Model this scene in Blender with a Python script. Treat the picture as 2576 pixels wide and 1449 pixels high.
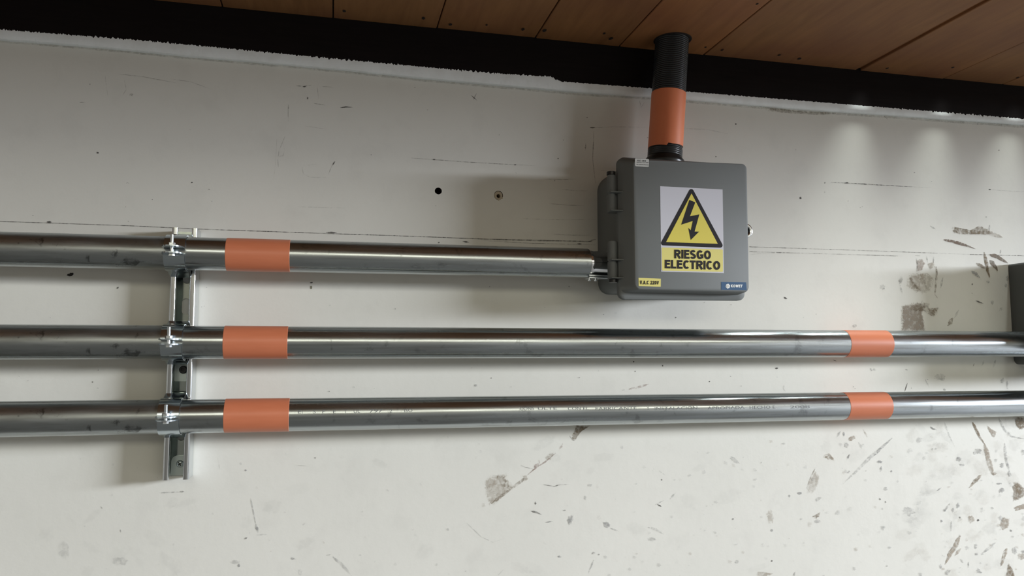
import bpy, bmesh, math, random
import numpy as np
from mathutils import Vector, Matrix, noise

random.seed(7)
for o in list(bpy.data.objects):
    bpy.data.objects.remove(o)
C = bpy.context.scene.collection
SC = bpy.context.scene
R_ = math.radians

# ------------------------------------------------------------------ camera
IW, IH, F = 2576.0, 1449.0, 1900.0          # picture size and focal length in pixels
YAW, PITCH = R_(13.3), R_(5.13)             # turned to the right, tilted up
DIST, EYE = 1.425, 2.0                      # metres to the wall, height of the lens
cam = bpy.data.objects.new('camera', bpy.data.cameras.new('camera'))
C.objects.link(cam)
cam.location = (0, -DIST, EYE)
cam.rotation_euler = (R_(90) + PITCH, 0, -YAW)
cam.data.sensor_width = 36.0
cam.data.lens = 36.0 * F / IW
cam.data.clip_start = 0.01
SC.camera = cam
ROT = cam.rotation_euler.to_matrix()


def W(u, v, y=0.0):
    """world point at depth plane y that lies on the sight line through photo pixel (u, v)"""
    d = ROT @ Vector(((u - IW / 2) / F, (IH / 2 - v) / F, -1.0))
    return Vector((0, -DIST, EYE)) + d * ((DIST + y) / d.y)


# ------------------------------------------------------------------ world, daylight, exposure
world = bpy.data.worlds.new('world')
SC.world = world
world.use_nodes = True
bg = world.node_tree.nodes['Background']
bg.inputs[0].default_value = (1.0, 0.90, 0.72, 1)
bg.inputs[1].default_value = 0.24


def area(name, loc, target, sx, sy, power, col, spread=180):
    l = bpy.data.lights.new(name, 'AREA')
    l.shape = 'RECTANGLE'; l.size = sx; l.size_y = sy
    l.energy = power; l.color = col; l.spread = R_(spread)
    o = bpy.data.objects.new(name, l); C.objects.link(o)
    o.location = loc
    o.rotation_euler = (Vector(target) - Vector(loc)).to_track_quat('-Z', 'Y').to_euler()
    return o


# daylight coming in through the open side of the hall on the right and the high openings opposite
area('daylight_right', (10.0, -3.9, 3.34), (0, -3.9, 3.34), 4.1, 1.25, 2060, (0.93, 0.985, 1.085))
area('daylight_front', (1.8, -7.9, 4.2), (1.8, 0, 4.2), 8.0, 1.1, 90, (1.0, 0.97, 0.80))

SC.view_settings.view_transform = 'Standard'
SC.view_settings.look = 'None'
SC.view_settings.gamma = 1.0
SC.view_settings.use_curve_mapping = False
SC.view_settings.exposure = 0.33


# ------------------------------------------------------------------ materials
def mat(name, col, rough=0.5, metal=0.0, spec=0.5):
    m = bpy.data.materials.new(name); m.use_nodes = True
    b = m.node_tree.nodes['Principled BSDF']
    b.inputs['Base Color'].default_value = (*col, 1)
    b.inputs['Roughness'].default_value = rough
    b.inputs['Metallic'].default_value = metal
    b.inputs['Specular IOR Level'].default_value = spec
    return m


class NT:
    def __init__(s, m):
        s.t = m.node_tree; s.b = s.t.nodes['Principled BSDF']

    def n(s, kind, **kw):
        x = s.t.nodes.new(kind)
        for k, v in kw.items():
            if k[0] == '_': x.inputs[int(k[1:])].default_value = v
            else: setattr(x, k, v)
        return x

    def l(s, a, b):
        s.t.links.new(a, b)

    def coord(s, scale=(1, 1, 1), rot=(0, 0, 0), kind='Object'):
        c = s.n('ShaderNodeTexCoord'); mp = s.n('ShaderNodeMapping')
        mp.inputs['Scale'].default_value = scale; mp.inputs['Rotation'].default_value = rot
        s.l(c.outputs[kind], mp.inputs[0]); return mp.outputs[0]

    def noise(s, vec, scale, detail=4, rough=0.5, dist=0.0):
        x = s.n('ShaderNodeTexNoise')
        x.inputs['Scale'].default_value = scale; x.inputs['Detail'].default_value = detail
        x.inputs['Roughness'].default_value = rough; x.inputs['Distortion'].default_value = dist
        s.l(vec, x.inputs['Vector']); return x.outputs[0]

    def ramp(s, fac, stops, interp='LINEAR'):
        x = s.n('ShaderNodeValToRGB'); x.color_ramp.interpolation = interp
        e = x.color_ramp.elements
        while len(e) < len(stops): e.new(0.5)
        for i, (p, c) in enumerate(stops):
            e[i].position = p
            e[i].color = (*c, 1) if hasattr(c, '__len__') else (c, c, c, 1)
        s.l(fac, x.inputs[0]); return x.outputs[0]

    def mix(s, fac, a, b, kind='MIX'):
        x = s.n('ShaderNodeMix', data_type='RGBA', blend_type=kind)
        for sock, v in ((x.inputs[0], fac), (x.inputs[6], a), (x.inputs[7], b)):
            if hasattr(v, 'is_linked'): s.l(v, sock)
            elif hasattr(v, '__len__'): sock.default_value = (*v, 1)
            else: sock.default_value = v
        return x.outputs[2]

    def bump(s, h, strength, dist=0.001):
        x = s.n('ShaderNodeBump'); x.inputs['Strength'].default_value = strength
        x.inputs['Distance'].default_value = dist
        s.l(h, x.inputs['Height']); s.l(x.outputs[0], s.b.inputs['Normal'])


# painted wall: warm off white, a little uneven and faintly grimy
M_wall = mat('wall_paint', (0.66, 0.65, 0.61), 0.55, spec=0.3)
n = NT(M_wall); v = n.coord()
a = n.noise(v, 2.2, 5, 0.55); b_ = n.noise(v, 14, 5, 0.6)
c1 = n.mix(n.ramp(a, [(0.35, 0.0), (0.7, 1.0)]), (0.642, 0.634, 0.576), (0.688, 0.678, 0.618))
c2 = n.mix(n.ramp(b_, [(0.52, 0.0), (0.78, 0.22)]), c1, (0.47, 0.46, 0.42))
n.l(c2, n.b.inputs['Base Color'])
n.bump(n.noise(v, 60, 4, 0.6), 0.12, 0.002)

M_plaster = mat('white_filler', (0.80, 0.83, 0.83), 0.7)
n = NT(M_plaster); v = n.coord()
n.l(n.mix(n.ramp(n.noise(v, 35, 5, 0.6), [(0.4, 0.0), (0.75, 1.0)]), (0.86, 0.90, 0.90), (0.78, 0.81, 0.80)), n.b.inputs['Base Color'])
n.bump(n.noise(v, 220, 4, 0.6), 0.5, 0.001)

M_beam = mat('dark_beam', (0.010, 0.008, 0.009), 0.5, spec=0.08)
n = NT(M_beam); v = n.coord((3, 3, 40))
n.l(n.mix(n.noise(v, 4, 4), (0.007, 0.006, 0.006), (0.014, 0.011, 0.011)), n.b.inputs['Base Color'])

# stained pine boards; every board its own tone, grain along y
M_wood = mat('ceiling_wood', (0.2, 0.09, 0.04), 0.55, spec=0.3)
n = NT(M_wood)
at = n.n('ShaderNodeAttribute', attribute_name='tone')
v = n.coord((14, 1.6, 14))
g = n.noise(v, 3.2, 6, 0.6, 0.6)
w1 = n.mix(g, (0.165, 0.073, 0.026), (0.42, 0.195, 0.075))
w2 = n.mix(n.ramp(n.noise(n.coord((1, 1, 1)), 5, 3), [(0.4, 0.0), (0.7, 0.5)]), w1, (0.20, 0.075, 0.045))
w3 = n.mix(1.0, w2, at.outputs['Color'], 'MULTIPLY')
n.l(w3, n.b.inputs['Base Color'])

M_gap = mat('dark_gap', (0.012, 0.007, 0.005), 0.9)
M_concrete = mat('floor_concrete', (0.26, 0.29, 0.30), 0.6)
n = NT(M_concrete)
n.l(n.mix(n.noise(n.coord(), 3, 6), (0.115, 0.112, 0.102), (0.165, 0.16, 0.145)), n.b.inputs['Base Color'])
M_far = mat('hall_wall', (0.22, 0.24, 0.25), 0.8)
n = NT(M_far)
n.l(n.mix(n.noise(n.coord(), 2, 5), (0.21, 0.195, 0.165), (0.27, 0.25, 0.215)), n.b.inputs['Base Color'])


def metal(name, col, r0, r1, stain, streak=(3, 90, 90), amount=0.5, spots=0.0, bump=0.0):
    m = mat(name, col, r0, 1.0)
    n = NT(m); v = n.coord(streak)
    s = n.noise(v, 1.0, 5, 0.6)
    base = n.mix(n.ramp(s, [(0.42, 0.0), (0.72, amount)]), col, stain)
    v2 = n.coord((1, 1, 1))
    if spots:
        q = n.noise(v2, 38, 5, 0.65, 0.4)
        base = n.mix(n.ramp(q, [(0.60, 0.0), (0.68, spots)]), base, tuple(x * 0.35 for x in stain))
    n.l(base, n.b.inputs['Base Color'])
    n.l(n.ramp(n.noise(n.coord(tuple(x * 0.6 for x in streak)), 1.0, 4), [(0.35, r0), (0.7, r1)]), n.b.inputs['Roughness'])
    if bump:
        n.bump(n.noise(n.coord((1, 6, 6)), 9, 3), bump, 0.002)
    return m


M_pipe = metal('galvanised_pipe', (0.45, 0.485, 0.50), 0.17, 0.33, (0.27, 0.28, 0.27), (5, 120, 120), 0.7, 0.35, 0.05)
M_pipe_old = metal('weathered_pipe', (0.42, 0.45, 0.46), 0.25, 0.45, (0.20, 0.21, 0.20), (7, 60, 60), 0.85, 0.7, 0.12)
M_zinc = metal('bright_zinc', (0.66, 0.69, 0.71), 0.10, 0.19, (0.55, 0.58, 0.60), (60, 60, 4), 0.5)
M_strap = metal('zinc_strap', (0.56, 0.63, 0.68), 0.15, 0.22, (0.46, 0.52, 0.56), (20, 20, 20), 0.5)
M_bolt = metal('bolt_zinc', (0.85, 0.90, 0.93), 0.15, 0.25, (0.7, 0.75, 0.8), (30, 30, 30), 0.4)
M_washer = mat('washer_zinc', (0.52, 0.58, 0.55), 0.35, 0.75)
M_web = metal('channel_zinc', (0.44, 0.49, 0.455), 0.10, 0.20, (0.38, 0.42, 0.39), (20, 20, 4), 0.4)
M_chrome = mat('chrome', (0.80, 0.80, 0.80), 0.12, 1.0)

M_orange = mat('orange_paint', (0.66, 0.22, 0.10), 0.38, spec=0.5)
n = NT(M_orange)
n.l(n.mix(n.noise(n.coord((4, 20, 20)), 6, 4), (0.50, 0.152, 0.070), (0.57, 0.182, 0.090)), n.b.inputs['Base Color'])
M_tape = mat('orange_wrap', (0.74, 0.20, 0.085), 0.45, spec=0.4)
n = NT(M_tape)
n.l(n.mix(n.noise(n.coord((10, 10, 4)), 7, 3), (0.76, 0.22, 0.10), (0.84, 0.27, 0.13)), n.b.inputs['Base Color'])

M_grey = mat('grey_enclosure', (0.15, 0.16, 0.16), 0.55, spec=0.2)
n = NT(M_grey); v = n.coord()
n.l(n.mix(n.noise(v, 9, 4), (0.150, 0.160, 0.157), (0.165, 0.175, 0.171)), n.b.inputs['Base Color'])
n.bump(n.noise(v, 900, 2), 0.08, 0.0005)
M_grey2 = mat('dark_grey_enclosure', (0.095, 0.10, 0.097), 0.5, spec=0.3)
M_black = mat('black_plastic', (0.012, 0.012, 0.012), 0.3)
M_corr = mat('corrugated_black', (0.018, 0.020, 0.022), 0.38)
M_collar = mat('collar_plastic', (0.045, 0.045, 0.040), 0.4)
M_white = mat('sticker_white', (0.54, 0.54, 0.59), 0.45)
M_cream = mat('sticker_cream', (0.48, 0.48, 0.45), 0.45)
M_yellow = mat('sign_yellow', (0.66, 0.56, 0.075), 0.45)
M_yellow2 = mat('sign_pale_yellow', (0.66, 0.59, 0.17), 0.45)
M_ink = mat('sign_ink', (0.014, 0.012, 0.014), 0.55, spec=0.2)
M_blue = mat('label_blue', (0.012, 0.07, 0.17), 0.4)
M_logo = mat('logo_white', (0.80, 0.82, 0.80), 0.4)
M_logo2 = mat('logo_grey', (0.60, 0.60, 0.56), 0.4)
M_hole = mat('hole_dust', (0.035, 0.022, 0.018), 0.9)
M_plug = mat('plug_plastic', (0.42, 0.36, 0.26), 0.55)
M_print = mat('pipe_print', (0.13, 0.14, 0.14), 0.5)

# stains and pencil, and the painted ledge shade: colour and strength per stroke, edges broken up by noise
M_mark = bpy.data.materials.new('wall_mark'); M_mark.use_nodes = True
M_mark.surface_render_method = 'BLENDED'
n = NT(M_mark)
n.b.inputs['Roughness'].default_value = 0.8
at = n.n('ShaderNodeAttribute', attribute_name='ink')
n.l(at.outputs['Color'], n.b.inputs['Base Color'])
uv = n.n('ShaderNodeUVMap', uv_map='prof')
sp = n.n('ShaderNodeSeparateXYZ'); n.l(uv.outputs[0], sp.inputs[0])
ab = n.n('ShaderNodeMath', operation='ABSOLUTE'); n.l(sp.outputs[1], ab.inputs[0])
prof = n.ramp(ab.outputs[0], [(0.0, 1.0), (0.5, 0.75), (1.0, 0.0)])
n1 = n.ramp(n.noise(n.coord(), 130, 5, 0.7, 0.3), [(0.36, 0.0), (0.56, 1.0)])
n2 = n.ramp(n.noise(n.coord(), 34, 4, 0.6, 0.3), [(0.30, 0.15), (0.60, 1.0)])
brk = n.mix(1.0, n1, n2, 'MULTIPLY')
m0 = n.n('ShaderNodeMath', operation='ADD')              # u of the profile map = how solid the stroke is
n.l(brk, m0.inputs[0]); n.l(sp.outputs[0], m0.inputs[1]); m0.use_clamp = True
# the edge of a stroke is eaten away by fine noise instead of ending in a clean line
ne = n.noise(n.coord(), 260, 6, 0.7, 0.5)
e0 = n.n('ShaderNodeMath', operation='MULTIPLY_ADD'); n.l(prof, e0.inputs[0]); e0.inputs[1].default_value = 1.25; e0.inputs[2].default_value = -0.85
e1 = n.n('ShaderNodeMath', operation='MULTIPLY_ADD'); n.l(ne, e1.inputs[0]); e1.inputs[1].default_value = 1.3; n.l(e0.outputs[0], e1.inputs[2])
e2 = n.n('ShaderNodeMath', operation='MULTIPLY'); n.l(e1.outputs[0], e2.inputs[0]); e2.inputs[1].default_value = 2.6; e2.use_clamp = True
m1 = n.n('ShaderNodeMath', operation='MULTIPLY'); n.l(e2.outputs[0], m1.inputs[0]); n.l(m0.outputs[0], m1.inputs[1])
m2 = n.n('ShaderNodeMath', operation='MULTIPLY'); n.l(m1.outputs[0], m2.inputs[0]); n.l(at.outputs['Alpha'], m2.inputs[1])
n.l(m2.outputs[0], n.b.inputs['Alpha'])


# ------------------------------------------------------------------ object helpers
def origin_of(p):
    q = Vector((0, 0, 0))
    while p is not None:
        q += Vector(p.location); p = p.parent
    return q


def obj(name, bm, m, parent=None, smooth=None, origin=None):
    """link bm (world coordinates) as one mesh object"""
    if name != 'lettering': bmesh.ops.recalc_face_normals(bm, faces=bm.faces[:])
    me = bpy.data.meshes.new(name)
    base = origin_of(parent)
    loc = Vector(origin) - base if origin is not None else Vector((0, 0, 0))
    bmesh.ops.translate(bm, verts=bm.verts[:], vec=-(base + loc))
    if smooth is not None:
        lim = math.cos(R_(smooth))
        for f in bm.faces: f.smooth = True
        for e in bm.edges:
            if len(e.link_faces) == 2 and e.link_faces[0].normal.dot(e.link_faces[1].normal) < lim:
                e.smooth = False
    bm.to_mesh(me); bm.free()
    me.materials.append(m)
    o = bpy.data.objects.new(name, me); C.objects.link(o)
    o.location = loc
    if parent: o.parent = parent
    return o


def thing(name, label, cat, loc, group=None):
    o = bpy.data.objects.new(name, None); C.objects.link(o)
    o.empty_display_size = 0.05; o.location = loc
    o['label'] = label; o['category'] = cat
    if group: o['group'] = group
    return o


def tag(o, label, cat, group=None):
    o['label'] = label; o['category'] = cat
    if group: o['group'] = group
    return o


def struct(o, label=None):
    o['kind'] = 'structure'
    if label: o['label'] = label
    return o


def box(bm, lo, hi, bevel=0.0, seg=2):
    lo, hi = Vector(lo), Vector(hi)
    r = bmesh.ops.create_cube(bm, size=1.0)
    vs = r['verts']
    bmesh.ops.scale(bm, vec=hi - lo, verts=vs)
    bmesh.ops.translate(bm, vec=(lo + hi) / 2, verts=vs)
    if bevel:
        es = list({e for v in vs for e in v.link_edges})
        bmesh.ops.bevel(bm, geom=es, offset=bevel, segments=seg, affect='EDGES', profile=0.5)


def frame(p0, p1):
    d = (Vector(p1) - Vector(p0)); L = d.length; d.normalize()
    up = Vector((0, 0, 1)) if abs(d.z) < 0.9 else Vector((0, 1, 0))
    a = d.cross(up).normalized(); b = a.cross(d).normalized()
    return d, a, b, L


def lathe(bm, p0, p1, prof, seg=64, cap=True):
    """prof: list of (t along p0->p1 in metres, radius)"""
    d, a, b, L = frame(p0, p1)
    rings = []
    for t, r in prof:
        c = Vector(p0) + d * t
        rings.append([bm.verts.new(c + (a * math.cos(k * 2 * math.pi / seg) + b * math.sin(k * 2 * math.pi / seg)) * r) for k in range(seg)])
    for i in range(len(rings) - 1):
        for k in range(seg):
            bm.faces.new((rings[i][k], rings[i][(k + 1) % seg], rings[i + 1][(k + 1) % seg], rings[i + 1][k]))
    if cap:
        bm.faces.new(rings[0]); bm.faces.new(rings[-1])
    return rings


def cyl(bm, p0, p1, r, seg=32, cap=True, r2=None):
    L = (Vector(p1) - Vector(p0)).length
    return lathe(bm, p0, p1, [(0, r), (L, r if r2 is None else r2)], seg, cap)


def loft(bm, loops, cap0=True, cap1=True):
    vs = [[bm.verts.new(p) for p in lp] for lp in loops]
    m = len(vs[0])
    for i in range(len(vs) - 1):
        for k in range(m):
            bm.faces.new((vs[i][k], vs[i][(k + 1) % m], vs[i + 1][(k + 1) % m], vs[i + 1][k]))
    if cap0: bm.faces.new(vs[0])
    if cap1: bm.faces.new(vs[-1])


def rquad(c, r, n_=6):
    """rounded quadrilateral through the four corner points c (in order)"""
    out = []
    for i in range(4):
        p, a, b = Vector(c[i]), Vector(c[i - 1]), Vector(c[(i + 1) % 4])
        rr = r[i] if hasattr(r, '__len__') else r
        u = (a - p).normalized() * rr; w = (b - p).normalized() * rr
        for k in range(n_ + 1):
            th = k / n_ * math.pi / 2
            out.append(p + u * (1 - math.sin(th)) + w * (1 - math.cos(th)))
    return out


def fill(bm, loops):
    """planar face with holes from closed point loops; returns the vertex loops"""
    es, vl = [], []
    for lp in loops:
        vs = [bm.verts.new(p) for p in lp]
        vl.append(vs)
        for i in range(len(vs)): es.append(bm.edges.new((vs[i], vs[(i + 1) % len(vs)])))
    bmesh.ops.triangle_fill(bm, use_beauty=True, use_dissolve=False, edges=es)
    return vl


def circle(c, rx, rz, n_=28, jit=0.0, y=None):
    out = []
    for k in range(n_):
        th = 2 * math.pi * k / n_; j = 1 + random.uniform(-jit, jit)
        out.append(Vector((c.x + rx * j * math.cos(th), c.y if y is None else y, c.z + rz * j * math.sin(th))))
    return out


# ------------------------------------------------------------------ the room
YB = -0.010                                   # face of the dark beam above the wall
ZC = W(1690, 131, YB).z                       # underside of the boards
XL, XR = -4.6, 10.1
YE = -1.55                                    # front edge of the boarded deck

hole_c = W(1102.6, 480.3); plug_c = W(1254, 491.5)
bm = bmesh.new()
lo = [Vector((XL, 0, 0)), Vector((XR, 0, 0)), Vector((XR, 0, ZC + 0.3)), Vector((XL, 0, ZC + 0.3))]
h1 = circle(hole_c, 0.0070, 0.0066, 22, 0.03); h2 = circle(plug_c, 0.0090, 0.0092, 26, 0.015)
vl = fill(bm, [lo, h1, h2])
for vs in vl[1:]:
    back = [bm.verts.new(v.co + Vector((0, 0.03, 0))) for v in vs]
    for k in range(len(vs)):
        bm.faces.new((vs[k], vs[(k + 1) % len(vs)], back[(k + 1) % len(vs)], back[k]))
    bm.faces.new(back)
wall = obj('wall_back', bm, M_wall)
wall.data.materials.append(M_hole)
for f in wall.data.polygons:
    if f.center.y > 0.002: f.material_index = 1
struct(wall, 'off white painted wall with pencil lines and mud smears')

for nm, lo_, hi_, m in (('floor', (XL, -8, -0.1), (XR + 0.2, 0.2, 0.0), M_concrete),
                        ('wall_left', (XL - 0.1, -8, 0), (XL, 0, ZC + 0.3), M_far),
                        ('wall_front', (XL, -8.1, 0), (XR, -8.0, 2.4), M_far),
                        ('wall_right', (XR, -8, 0), (XR + 0.1, 0, 2.05), M_far)):
    bm = bmesh.new(); box(bm, lo_, hi_); struct(obj(nm, bm, m))

# dark beam
BL = [(-1500, -16), (-300, 62), (0, 88), (245, 104), (454, 124), (734, 149), (900, 165), (1254, 200), (1464, 220), (1716, 240), (2025, 265), (2235, 281), (2576, 307), (2900, 332), (5200, 500), (7600, 690)]
bm = bmesh.new(); rows = []
for u, v_ in BL:
    p = W(u, v_, YB)
    rows.append([bm.verts.new((p.x, y, z)) for y, z in ((YB, p.z), (YB, ZC + .05), (-.0005, ZC + .05), (-.0005, p.z))])
for r0_, r1_ in zip(rows[:-1], rows[1:]):
    for k in range(4): bm.faces.new((r0_[k], r1_[k], r1_[(k + 1) % 4], r0_[(k + 1) % 4]))
bm.faces.new(rows[0]); bm.faces.new(rows[-1])
struct(obj('trim_1', bm, M_beam), 'near black beam running between the white filler line and the boards')

# boards of the deck above, running away from the wall
J = [W(u, v_, YB).x for u, v_ in ((560, 17), (838, 46), (1099, 66), (1347, 92), (1558, 119), (1770, 138), (2158, 171), (2372, 190))]
pw = 0.165
while J[0] > XL: J.insert(0, J[0] - pw)
while J[-1] < XR: J.append(J[-1] + pw)
wide = W(2158, 171, YB).x
bm = bmesh.new()
tl = bm.loops.layers.float_color.new('tone')
for i in range(len(J) - 1):
    g0 = 0.0012; g1 = 0.0012
    if abs(J[i] - wide) < 1e-4: g0 = 0.006
    if abs(J[i + 1] - wide) < 1e-4: g1 = 0.006
    nf = len(bm.faces)
    box(bm, (J[i] + g0, YE, ZC + random.uniform(0, 0.0012)), (J[i + 1] - g1, YB - 0.0002, ZC + 0.022), 0.0012, 1)
    bm.faces.ensure_lookup_table()
    t = random.uniform(0.82, 1.1); w = random.uniform(-0.05, 0.05)
    for f in bm.faces[nf:]:
        for l in f.loops: l[tl] = (t + w, t, t - w, 1)
nf = len(bm.faces)
box(bm, (wide - 0.006, YE, ZC + 0.006), (wide + 0.006, YB - 0.001, ZC + 0.02))
bm.faces.ensure_lookup_table()
for f in bm.faces[nf:]:
    for l in f.loops: l[tl] = (0.35, 0.3, 0.28, 1)
ceil = struct(obj('ceiling', bm, M_wood), 'brown boarded ceiling with narrow gaps between the planks')
bm = bmesh.new(); box(bm, (XL, YE, ZC + 0.0225), (XR, 0.0, ZC + 0.05)); obj('backing', bm, M_gap, ceil)
bm = bmesh.new()                               # nail heads and dark knots near the wall ends of the boards
for (u, v_, r) in ((866, 28, 5), (1065, 46, 5), (1133, 62, 5), (1224, 63, 3), (1316, 74, 5), (1370, 77, 6), (1520, 84, 4), (1537, 97, 6),
                   (1775, 119, 3), (1817, 126, 4), (1960, 139, 4), (2011, 148, 5), (2232, 172, 4), (2397, 170, 4), (1905, 10, 3), (2560, 196, 4)):
    for yy in (YB - 0.02,):
        # lies on the underside of the boards
        d = ROT @ Vector(((u - IW / 2) / F, (IH / 2 - v_) / F, -1.0))
        p = Vector((0, -DIST, EYE)) + d * ((ZC - 0.0006 - EYE) / d.z)
        lp = [p + Vector((r * 0.0007 * math.cos(k * 0.5236) * random.uniform(.8, 1.1), 0.0011 * r * math.sin(k * 0.5236) * random.uniform(.8, 1.2), 0)) for k in range(12)]
        bm.faces.new([bm.verts.new(q) for q in lp])
obj('knots', bm, M_gap, ceil)

# white filler line: smooth lower edge, ragged upper edge spread over the beam
low = [(-300, 72), (0, 99.6), (245, 118.8), (454, 139.8), (734, 164.2), (900, 180), (1045, 195.7), (1254, 214.9), (1464, 233), (1635, 243.5),
       (1716, 250), (2025, 276), (2235, 290), (2576, 314.5), (2900, 338), (5200, 508)]
top = [(-300, 48), (0, 74), (168, 87), (349, 101), (559, 120.5), (800, 144), (900, 153), (1045, 166.5), (1254, 185), (1387, 193), (1398, 199), (1411, 205),
       (1635, 222), (1716, 229.5), (2025, 254), (2235, 271), (2576, 299), (2900, 324), (5200, 496)]
us = np.concatenate([np.arange(-300, 2900, 1.6), np.arange(2900, 5200, 4.0)])
lv = np.interp(us, *zip(*low)); tv = np.interp(us, *zip(*top))
bm = bmesh.new(); YF = YB - 0.001
rows = []
for u, l_, t_ in zip(us, lv, tv):
    rag = (noise.noise(Vector((u * 0.16, 3, 0))) * 4.5 + noise.noise(Vector((u * 0.42, 9, 0))) * 4.5) * (1.0 if u < 1400 else (0.45 if u < 2250 else 0.8))
    lw = noise.noise(Vector((u * 0.02, 5, 0))) * 0.8 + noise.noise(Vector((u * 0.2, 5, 0))) * 0.35
    A = W(u, l_ + lw, -0.0005); B = W(u, l_ + lw - 0.5, -0.0065)
    B1 = W(u, l_ + lw - 3, -0.009)
    midv = l_ + (t_ - l_) * 0.55
    Cc = W(u, midv, YF - 0.0005)
    T = W(u, t_ + rag, YB - 0.0008)
    T2 = T + Vector((0, 0.0015, -0.001))
    rows.append([bm.verts.new(p) for p in (Vector((B.x, 0, B.z)), B, B1, Cc, T, T2)])
for i in range(len(rows) - 1):
    for k in range(5):
        bm.faces.new((rows[i][k], rows[i + 1][k], rows[i + 1][k + 1], rows[i][k + 1]))
struct(obj('trim_2', bm, M_plaster, smooth=50), 'white line of filler along the top of the wall with a ragged upper edge')

# daylight leaking down through three gaps between the boards and the beam
for u, v_ in ((2177, 181), (2379, 199), (2561, 214)):
    p = W(u, v_, YB)
    l = bpy.data.lights.new('gap_light', 'AREA'); l.shape = 'RECTANGLE'; l.size = 0.024; l.size_y = 0.17
    l.energy = 0.18; l.spread = R_(56); l.color = (0.93, 1.0, 0.97)
    o = bpy.data.objects.new('gap_light', l); C.objects.link(o)
    o.location = (p.x, -0.030 - 0.085, ZC - 0.003)
    o.rotation_euler = (0, R_(11), 0)

# ------------------------------------------------------------------ stains, smears, pencil lines and a painted ledge shadow on the wall
PEN = (0.09, 0.085, 0.075); MUD = (0.20, 0.148, 0.088); MUD2 = (0.36, 0.305, 0.235); GRY = (0.30, 0.30, 0.29); RED = (0.26, 0.15, 0.12)


class Marks:
    def __init__(s):
        s.bm = bmesh.new(); s.uv = s.bm.loops.layers.uv.new('prof'); s.ink = s.bm.loops.layers.float_color.new('ink')
        s.k = 0

    def face(s, vs, prof, col, st, solid):
        f = s.bm.faces.new(vs)
        for l, t in zip(f.loops, prof):
            l[s.uv].uv = (solid, t); l[s.ink] = (*col, st)

    def y(s):
        s.k += 1
        return -0.0003 - 0.0000012 * s.k

    def line(s, pts, w, col=PEN, st=0.8, solid=0.0, taper=True, jit=0.15):
        y = s.y(); P = [Vector(p) for p in pts]
        out = []
        for a, b in zip(P[:-1], P[1:]):
            m = max(2, int((b - a).length / 12))
            out += [a.lerp(b, k / m) for k in range(m)]
        out.append(P[-1]); N = len(out) - 1
        rows = []
        for i, p in enumerate(out):
            d = (out[min(i + 1, N)] - out[max(i - 1, 0)]).normalized()
            nn = Vector((-d.y, d.x)); t = i / N
            ww = w / 2 * ((min(1, 4 * t + 0.3) * min(1, 2.2 * (1 - t) + 0.15)) if taper else 1) * (1 + random.uniform(-jit, jit))
            q = p + nn * random.uniform(-jit, jit) * w * 0.3
            rows.append([s.bm.verts.new(W(*(q + nn * ww * e), y)) for e in (-1, 0, 1)])
        for i in range(N):
            for k, (e0, e1) in enumerate(((-1, 0), (0, 1))):
                s.face((rows[i][k], rows[i + 1][k], rows[i + 1][k + 1], rows[i][k + 1]), (e0, e0, e1, e1), col, st, solid)

    def blob(s, u, v_, rx, ry, ang=0, col=MUD2, st=0.7, solid=0.1, jit=0.22, hard=False):
        y = s.y(); ca, sa = math.cos(R_(ang)), math.sin(R_(ang)); N = 26
        c = s.bm.verts.new(W(u, v_, y)); ph = random.uniform(0, 50); rg = []
        for k in range(N):
            th = 2 * math.pi * k / N
            j = 1 + jit * 2 * noise.noise(Vector((math.cos(th) * 2 + ph, math.sin(th) * 2, 0)))
            a, b = rx * j * math.cos(th), ry * j * math.sin(th)
            rg.append(s.bm.verts.new(W(u + a * ca - b * sa, v_ + a * sa + b * ca, y)))
        e = 0.62 if hard else 1.0
        for k in range(N):
            s.face((c, rg[k], rg[(k + 1) % N]), (0, e, e), col, st, solid)

    def poly(s, pts, col=MUD2, st=0.7, solid=0.3, edge=1.0):
        y = s.y(); cx = sum(p[0] for p in pts) / len(pts); cy = sum(p[1] for p in pts) / len(pts)
        c = s.bm.verts.new(W(cx, cy, y)); P = []
        for a, b in zip(pts, pts[1:] + pts[:1]):
            for k in range(3):
                t = k / 3; qx, qy = a[0] + (b[0] - a[0]) * t, a[1] + (b[1] - a[1]) * t
                P.append((cx + (qx - cx) * 1.22 + random.uniform(-1.5, 1.5), cy + (qy - cy) * 1.22 + random.uniform(-1.5, 1.5)))
        vs = [s.bm.verts.new(W(p[0], p[1], y)) for p in P]
        for k in range(len(vs)):
            s.face((c, vs[k], vs[(k + 1) % len(vs)]), (0, edge, edge), col, st, solid)


K = Marks()
K.line([(a_, b__ + 0.6) for a_, b__ in low[:-1]], 3.4, (0.10, 0.10, 0.08), .75, .35, False)  # shadow line under the filler ledge painted on, together with real grime
K.line([(a_, b__ + 3.5) for a_, b__ in low[:-1]], 9, (0.22, 0.21, 0.17), .30, .1, False)  # softer shade just below the ledge, painted as a wider stroke
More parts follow.
